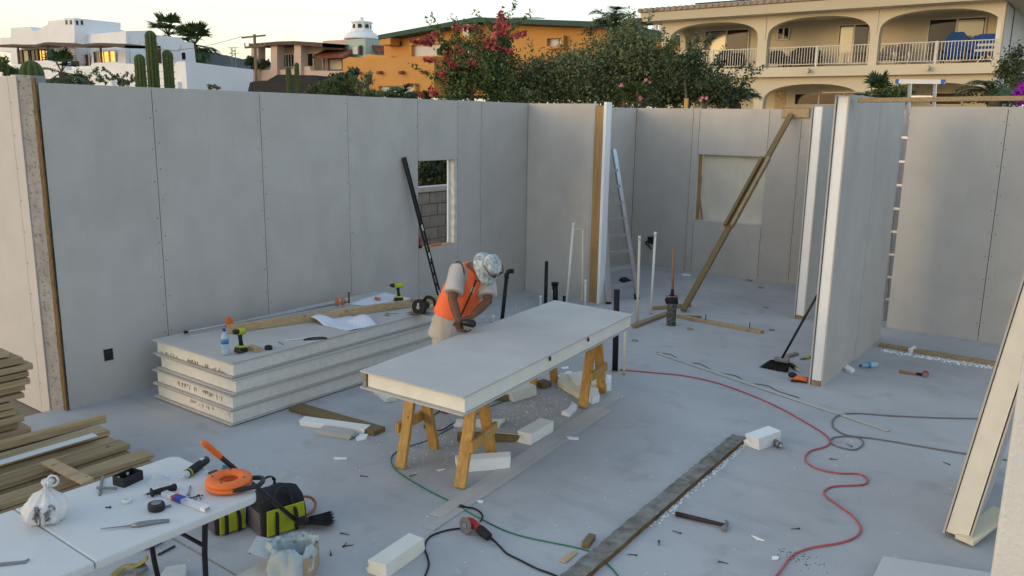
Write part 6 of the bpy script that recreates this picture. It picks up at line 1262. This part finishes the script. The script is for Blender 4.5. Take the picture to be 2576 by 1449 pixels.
def blobpts(c, rad, n, r, clump=9, tight=.26):
    """points gathered into clumps over an uneven ellipsoid"""
    k = max(4, n//(clump*6)); u = r.normal(size=(k, 3)); u /= np.linalg.norm(u, axis=1)[:, None]; rr_ = r.uniform(.35, 1.08, k)[:, None]
    cc = u*rr_; idx = r.randint(0, k, n); p = cc[idx]+r.normal(size=(n, 3))*tight*r.uniform(.5, 1.3, k)[idx][:, None]
    return np.array(c)[None, :]+p*np.array(rad)[None, :]
def shrub(nm, label, cat, blobs, dist, n, size, m, seed, flowers=None, sprigs=0, aspect=.45, droop=0.0, group=None, limb=True):
    """blobs: (px, py, rx_px, ry_px[, share])"""
    t = thing(nm, label, cat, group); r = np.random.RandomState(seed); P = []; tot = sum(b[2]*b[3] for b in blobs); ctr = []
    for b in blobs:
        d = dist+r.uniform(-.8, .8); c = od(b[0], b[1], d); k = d/CF*.88; rx, ry = b[2]*k, b[3]*k; ctr.append((c, rx, ry))
        P.append(blobpts(c, (rx, rx*.8, ry), max(40, int(n*b[2]*b[3]/tot)), r))
    if sprigs:
        for _ in range(sprigs):
            b = blobs[r.randint(len(blobs))]; an = r.uniform(.15, math.pi-.15); d = dist+r.uniform(-.8, .8); k = d/CF
            a = od(b[0]+b[2]*.75*math.cos(an), b[1]-b[3]*.75*math.sin(an), d); L = r.uniform(.25, .75); dv = V((math.cos(an)*RT.x+r.normal()*.2, math.cos(an)*RT.y+r.normal()*.2, math.sin(an)*.8+.45)).normalized()
            m_ = int(40*L/.5); tt = r.uniform(0, 1, m_)[:, None]; P.append(np.array(a)[None, :]+tt*np.array(dv)[None, :]*L+r.normal(size=(m_, 3))*.035)
    P = np.concatenate(P); P = P[P[:, 2] > .05]
    leafmesh('crown', P, size, m, t, seed, aspect, droop)
    base = od(sum(b[0] for b in blobs)/len(blobs), 250, dist); base.z = -.1; mb = MB()
    for c, rx, ry in ctr:
        rr_ = random.Random(int(c.x*100)); mid = base.lerp(c, .5)+V((rr_.uniform(-.3, .3), rr_.uniform(-.3, .3), .2)); mb.tube(spline([base+V((rr_.uniform(-.15, .15), rr_.uniform(-.15, .15), 0)), mid, c+V((0, 0, ry*.3))], 4), .05, 6, rs=[.075-.055*k_/8 for k_ in range(9)])
    mb.build('trunk', 'bark', t)
    if flowers:
        for fm, fl, fn, fs in flowers:
            Q = []
            for (px, py, rx, ry) in fl: d = dist-.5+r.uniform(-.5, .3); k = d/CF; Q.append(blobpts(od(px, py, d), (rx*k, rx*k, ry*k), fn, r, 4, .3))
            leafmesh('blossoms', np.concatenate(Q), fs, fm, t, seed+1, .8)
    return t
shrub('mesquite_tree', 'wide grey green bushy tree in the middle behind the walls', 'tree',
      [(1330, 200, 85, 60), (1420, 185, 85, 55), (1505, 175, 100, 70), (1590, 140, 85, 75), (1650, 190, 80, 70), (1400, 230, 120, 40), (1560, 235, 130, 45), (1300, 235, 70, 40), (1585, 115, 55, 38)], 21, 36000, .085, 'leaf_grey', 11, sprigs=34)
shrub('bougainvillea', 'bougainvillea with red blossoms climbing before the ochre house', 'shrub',
      [(1140, 215, 55, 55), (1190, 180, 60, 60), (1240, 150, 55, 50), (1255, 210, 60, 55), (1170, 130, 30, 28), (1265, 90, 25, 40), (1120, 120, 20, 18)], 20, 11000, .085, 'leaf_green', 12,
      flowers=[('petal_red', [(1090, 90, 12, 8), (1073, 105, 20, 7), (1050, 105, 14, 5), (1145, 70, 10, 8), (1200, 70, 14, 11), (1180, 72, 16, 9), (1262, 45, 12, 20), (1258, 65, 18, 12), (1235, 95, 20, 18), (1215, 115, 18, 10), (1275, 125, 12, 8), (1310, 85, 22, 10), (1245, 120, 14, 8), (1160, 130, 14, 10), (1130, 150, 14, 6), (1190, 155, 12, 10), (1140, 165, 10, 8), (1110, 188, 12, 9), (1160, 200, 10, 8), (1175, 182, 14, 7), (1085, 150, 16, 6), (1200, 140, 10, 6), (1060, 238, 8, 6), (1092, 238, 8, 6), (1083, 225, 8, 7), (1170, 165, 9, 6), (1128, 135, 10, 6), (1215, 165, 9, 6), (1265, 85, 14, 9)], 75, .095)], sprigs=40)
shrub('dark_shrub', 'dark leafy shrub before the first arch of the cream house', 'shrub', [(1740, 205, 75, 50), (1700, 235, 90, 35), (1790, 225, 60, 40), (1720, 165, 45, 35), (1640, 240, 70, 30), (1830, 235, 50, 30)], 19.5, 12000, .085, 'leaf_dark', 13, sprigs=45)
shrub('lime_shrub', 'yellowish green shrub showing above the dark shrub', 'shrub', [(1655, 150, 28, 26), (1690, 170, 18, 22)], 20.3, 1500, .09, 'leaf_lime', 14, sprigs=6)
shrub('feathery_bush', 'soft feathery bush below the thatched roof', 'bush', [(840, 222, 46, 20), (885, 214, 28, 18), (800, 230, 32, 12)], 26, 6500, .10, 'leaf_green', 15, aspect=.25)
shrub('euphorbia', 'upright dark succulent bush behind the feathery one', 'bush', [(865, 192, 22, 12), (885, 190, 18, 12), (850, 198, 18, 10)], 27.5, 1200, .16, 'leaf_dark', 16, droop=-1.2)
shrub('twiggy_bush', 'sparse twiggy bush against the ochre wall', 'bush', [(925, 205, 25, 24), (905, 225, 25, 16), (950, 235, 20, 10)], 25, 700, .09, 'leaf_grey', 17)
shrub('low_hedge_bush', 'low dark bush under the ochre windows', 'bush', [(980, 240, 25, 12), (1030, 243, 30, 12), (1075, 240, 25, 12), (930, 238, 30, 12)], 23, 3000, .09, 'leaf_green', 18)
shrub('grey_scrub', 'thin grey scrub before the white garden wall', 'bush', [(205, 198, 28, 14), (225, 205, 22, 10), (265, 205, 12, 9), (300, 200, 10, 16), (325, 208, 18, 8)], 42, 900, .16, 'leaf_grey', 19, sprigs=12)
shrub('grey_scrub', 'small scrub tuft above the long wall below the white side wall', 'bush', [(530, 218, 12, 5), (545, 220, 12, 4)], 30, 250, .09, 'leaf_grey', 20)
shrub('left_bush', 'dark green leafy bush cut off by the left edge', 'bush', [(5, 165, 20, 14), (22, 178, 20, 12), (-5, 155, 14, 10)], 30, 1300, .13, 'leaf_green', 21)
shrub('hill_tree', 'dark tree beside the pink house porch', 'tree', [(630, 155, 18, 12), (645, 165, 15, 10), (670, 160, 18, 10)], 95, 1200, .45, 'leaf_dark', 22)
shrub('hill_tree', 'dark tree beneath the tall palms', 'tree', [(503, 152, 10, 9)], 115, 350, .5, 'leaf_dark', 23)
shrub('garden_shrub', 'dark shrub at the far right edge before the cream house', 'shrub', [(2545, 170, 30, 45), (2570, 215, 30, 40), (2520, 235, 30, 20), (2480, 248, 60, 12)], 27, 5000, .10, 'leaf_dark', 24)
shrub('purple_bougainvillea', 'purple flowering bush at the right edge of the picture', 'shrub', [(2570, 240, 12, 18)], 22, 300, .08, 'leaf_green', 25, flowers=[('petal_purple', [(2568, 232, 12, 10), (2574, 250, 12, 10), (2570, 215, 6, 4)], 120, .09)])
shrub('round_bush', 'rounded dark hedge bush under the ladder crossbar', 'bush', [(2250, 240, 45, 22), (2220, 250, 40, 12)], 30, 3500, .10, 'leaf_green', 26)
shrub('window_thicket', 'dark tangled thicket seen through the window hole', 'thicket', [(1075, 430, 60, 50), (1120, 440, 50, 50), (1040, 420, 60, 45), (1090, 380, 70, 40)], 17.0, 7000, .09, 'leaf_dark', 27, sprigs=20)
# flowers and broad leaves of the frangipani
def frangipani(label, px, py, dist, seed, heads):
    t = thing('frangipani', label, 'shrub'); r = random.Random(seed); c0 = od(px, py, dist); lf = MB(); br = MB(); fl = MB(); base = V((c0.x, c0.y, -.1))
    for (hx_, hy_, n_, L_, bloom) in heads:
        c = od(hx_, hy_, dist+r.uniform(-.4, .4)); br.tube(spline([base, base.lerp(c, .5)+V((r.uniform(-.1, .1), 0, .2)), c], 4), .03, 6)
        for k in range(n_):
            a = 2*math.pi*k/n_+r.uniform(-.2, .2); e = r.uniform(.0, .75); d = V((math.cos(a)*math.cos(e), math.sin(a)*math.cos(e), math.sin(e))); s = V((-math.sin(a), math.cos(a), 0)); L = L_*r.uniform(.75, 1.15); w_ = L*.14; dn = V((0, 0, -L*.22)); n2 = d.cross(s)
            lf.add([c, c+d*L*.4+s*w_, c+d*L*.4-n2*w_*.3, c+d*L*.4-s*w_, c+d*L*.8+s*w_*.9+dn*.5, c+d*L*.8-n2*w_*.3+dn*.5, c+d*L*.8-s*w_*.9+dn*.5, c+d*L+dn], [(0, 1, 2), (0, 2, 3), (1, 4, 5, 2), (2, 5, 6, 3), (4, 7, 5), (5, 7, 6)])
        if bloom:
            for k in range(4):
                q = c+V((r.uniform(-.07, .07), r.uniform(-.08, .0), r.uniform(.06, .16)))
                for j_ in range(5): a = j_*1.257; d = V((math.cos(a), -.35, math.sin(a)))*.034; s = V((-math.sin(a), 0, math.cos(a)))*.022; fl.add([q, q+d*.6+s, q+d, q+d*.6-s], [(0, 1, 2, 3)])
    lf.build('leaves', 'leaf_green', t); br.build('trunk', 'bark', t)
    if fl.v: fl.build('blossoms', 'petal_pink', t)
frangipani('frangipani with long leaves and pink blossoms just behind the back wall', 1600, 230, 16.5, 3, [(1600, 235, 22, .42, 0), (1580, 255, 16, .38, 0), (1632, 220, 14, .3, 1), (1605, 222, 12, .3, 0), (1570, 230, 12, .3, 1), (1645, 262, 12, .25, 0), (1615, 262, 10, .25, 1), (1725, 262, 10, .22, 0)])
frangipani('small flowering plant with one pink bloom behind the wooden peg', 1770, 256, 16.5, 4, [(1770, 262, 9, .22, 1)])
# palms
def pinnate(t, c, n, L, seed, m='palm', lift=.6, lw=.03, ll=.32, nl=26):
    r = random.Random(seed)
    for k in range(n):
        a = 2*math.pi*k/n+r.uniform(-.3, .3); e = lift*r.uniform(.5, 1.35); d = V((math.cos(a)*math.cos(e), math.sin(a)*math.cos(e), math.sin(e))); LL = L*r.uniform(.8, 1.1); mb = MB()
        pts = [c+d*LL*u+V((0, 0, -LL*.55*u*u)) for u in [i/8 for i in range(9)]]; mb.tube(pts, .015, 5, rs=[.02*(1-.8*i/8) for i in range(9)])
        sp = spline(pts, 4); s = V((-math.sin(a), math.cos(a), 0))
        for i in range(nl):
            u = .12+.86*i/nl; p = sp[min(len(sp)-1, int(u*len(sp)))]; q = sp[min(len(sp)-1, int(u*len(sp))+1)]; f = (q-p).normalized() if (q-p).length > 1e-5 else d
            for sg in (-1, 1):
                o = (s*sg+f*.7+V((0, 0, -.25+r.uniform(-.2, .2)))).normalized()*ll*(1-.55*abs(u-.45))*r.uniform(.8, 1.15); w_ = f*lw
                mb.add([p-w_*.5, p+w_*.5, p+o*.6+w_*.35+V((0,0,-.01)), p+o, p+o*.6-w_*.35], [(0, 1, 2, 3, 4)])
        mb.build('frond', m, t)
def fan(t, c, n, L, seed, m='palm', nb=16, lift=(-.7, 1.3)):
    r = random.Random(seed)
    for k in range(n):
        a = 2.4*k+r.uniform(-.3, .3); e = r.uniform(*lift); d = V((math.cos(a)*math.cos(e), math.sin(a)*math.cos(e), math.sin(e))); s = d.cross(V((0, 0, 1))).normalized(); u = s.cross(d); b = c+d*L*.5; mb = MB(); mb.tube([c, b], .03*L/1.6, 5)
        for i in range(nb):
            th_ = -1.25+2.5*i/(nb-1); o = (d*math.cos(th_)+s*math.sin(th_)+u*r.uniform(-.1, .1)).normalized()*L*.62*(1-.18*abs(th_)); w_ = (s*math.cos(th_)-d*math.sin(th_))*L*.045; tip = b+o+V((0, 0, -L*.12))
            mb.add([b, b+o*.5+w_, tip, b+o*.5-w_], [(0, 1, 2, 3)])
        mb.build('frond', m, t)
def palmtree(label, px, py, dist, L, kind, seed, n=16, **k):
    t = thing('palm_tree', label, 'palm tree', 'palms behind the walls'); c = od(px, py, dist); base = V((c.x+.3, c.y, -.2)); MB().tube(spline([base, base.lerp(c, .5)+V((.15, 0, 0)), c], 6), .15, 8, rs=[.2-.07*i/12 for i in range(13)]).build('trunk', 'bark', t)
    (fan if kind == 'fan' else pinnate)(t, c, n, L, seed, **k); return t
palmtree('taller fan palm above the white house', 424, 88, 110, 3.0, 'fan', 1, 22); palmtree('lower fan palm right of the white house', 490, 112, 105, 3.0, 'fan', 2, 22)
palmtree('small fan palm before the white terrace, beside the squat cactus', 155, 182, 40, 1.2, 'fan', 3, 14); palmtree('feather palm rising above the grey green tree', 1545, 72, 24, 1.35, 'pinnate', 4, 13, lift=.95, ll=.4)
palmtree('arching palm frond plant in front of the ochre window', 1010, 245, 22, .9, 'pinnate', 5, 5, lift=1.0, ll=.3); palmtree('young areca palm before the cream house', 1850, 262, 20, .95, 'pinnate', 6, 12, lift=.95, ll=.34)
palmtree('feathery palm at the right below the balcony corner', 2500, 240, 25, 1.3, 'pinnate', 7, 14, lift=.8, ll=.4); palmtree('small spiky palm beside the closed parasol', 2205, 250, 30, 1.0, 'fan', 8, 10, lift=(.1, 1.4))
# cacti
def cactus(label, px, pt_, pb_, wpx, dist, seed, nm='column_cactus', bulge=0.0):
    a, b = od(px, pb_, dist), od(px, pt_, dist); r0 = wpx/2*dist/CF; H_ = b.z-a.z; n = 80; ribs = 10; rr_ = random.Random(seed); t = thing(nm, label, 'cactus', 'cacti before the houses'); rings = []
    zb = -.1; prof = []
    for k in range(15): u = k/14; prof.append((1+.05*math.sin(u*9+seed)+bulge*math.sin(u*3.1), zb+(b.z-r0*1.1-zb)*u))
    for k in range(1, 7): an = k/6*math.pi/2; prof.append((max(.04, math.cos(an)), b.z-r0*1.1+r0*1.1*math.sin(an)))
    top = rr_.uniform(-.1, .1)
    for s_, z_ in prof: rings.append([V((a.x+top*(z_-a.z)*.1+r0*s_*(1-.30*(1-abs(math.cos(ribs/2*2*math.pi*i/n))))*math.cos(2*math.pi*i/n), a.y+r0*s_*(1-.30*(1-abs(math.cos(ribs/2*2*math.pi*i/n))))*math.sin(2*math.pi*i/n), z_)) for i in range(n)])
    MB().loft(rings).build('stem', 'cactus', t); sp = MB()
    for i in range(ribs):
        an = 2*math.pi*i/ribs; 
        for z_ in np.arange(a.z-.5, b.z-r0, .28): q = V((a.x+r0*1.0*math.cos(an), a.y+r0*math.sin(an), z_)); sp.cyl(q, q+V((math.cos(an)*.05, math.sin(an)*.05, .03)), .012, .004, 4)
    sp.build('spines', 'palm_dry', t, kind='stuff'); return t
cactus('tallest of three ribbed column cacti before the white house', 388, 76, 220, 25, 38, 1); cactus('left and shortest of the three ribbed column cacti', 356, 136, 220, 25, 37, 2); cactus('right one of the three ribbed column cacti', 427, 125, 220, 24, 38, 3)
cactus('squat fat cactus at the far left above the wall end', 83, 152, 210, 46, 28, 4, bulge=.1); cactus('small column cactus at the pink house porch, left one', 726, 168, 190, 13, 52, 5); cactus('small column cactus at the pink house porch, right one', 747, 157, 190, 11, 52, 6)
# ---------------------------------------------------------------- block wall outside the window hole
bw = thing('block_wall', 'grey concrete block wall with a pale coping seen through the window hole', 'wall'); bw['kind'] = 'thing'
xw_ = XA-1.9; p0, p1 = ox(1040, 500, xw_), ox(1150, 500, xw_); zt = ox(1095, 468, xw_).z
MB().box((xw_-.14, p0.y-1.2, -.15), (xw_-.012, p1.y+1.5, zt-.09)).build('mortar_core', 'mortar', bw); MB().box((xw_-.16, p0.y-1.2, zt-.088), (xw_+.03, p1.y+1.5, zt)).build('coping', 'concrete_cap', bw, bevel=.01)
base_me = None; row = 0; z = zt-.09-.2
while z > -.1:
    y = p0.y-1.2+(.2 if row % 2 else 0)
    while y < p1.y+1.4:
        if base_me is None: o = MB().box((-.012, 0, 0), (.004, .385, .185)).build('block', 'block', bw, bevel=.004); base_me = o.data
        else:
            o = bpy.data.objects.new('block', base_me); COL.objects.link(o); o.parent = bw; mo = o.modifiers.new('bevel', 'BEVEL'); mo.width = .004; mo.segments = 1
        o.location = (xw_+rnd.uniform(-.004, .004), y+rnd.uniform(-.004, .004), z); y += .4
    z -= .2; row += 1
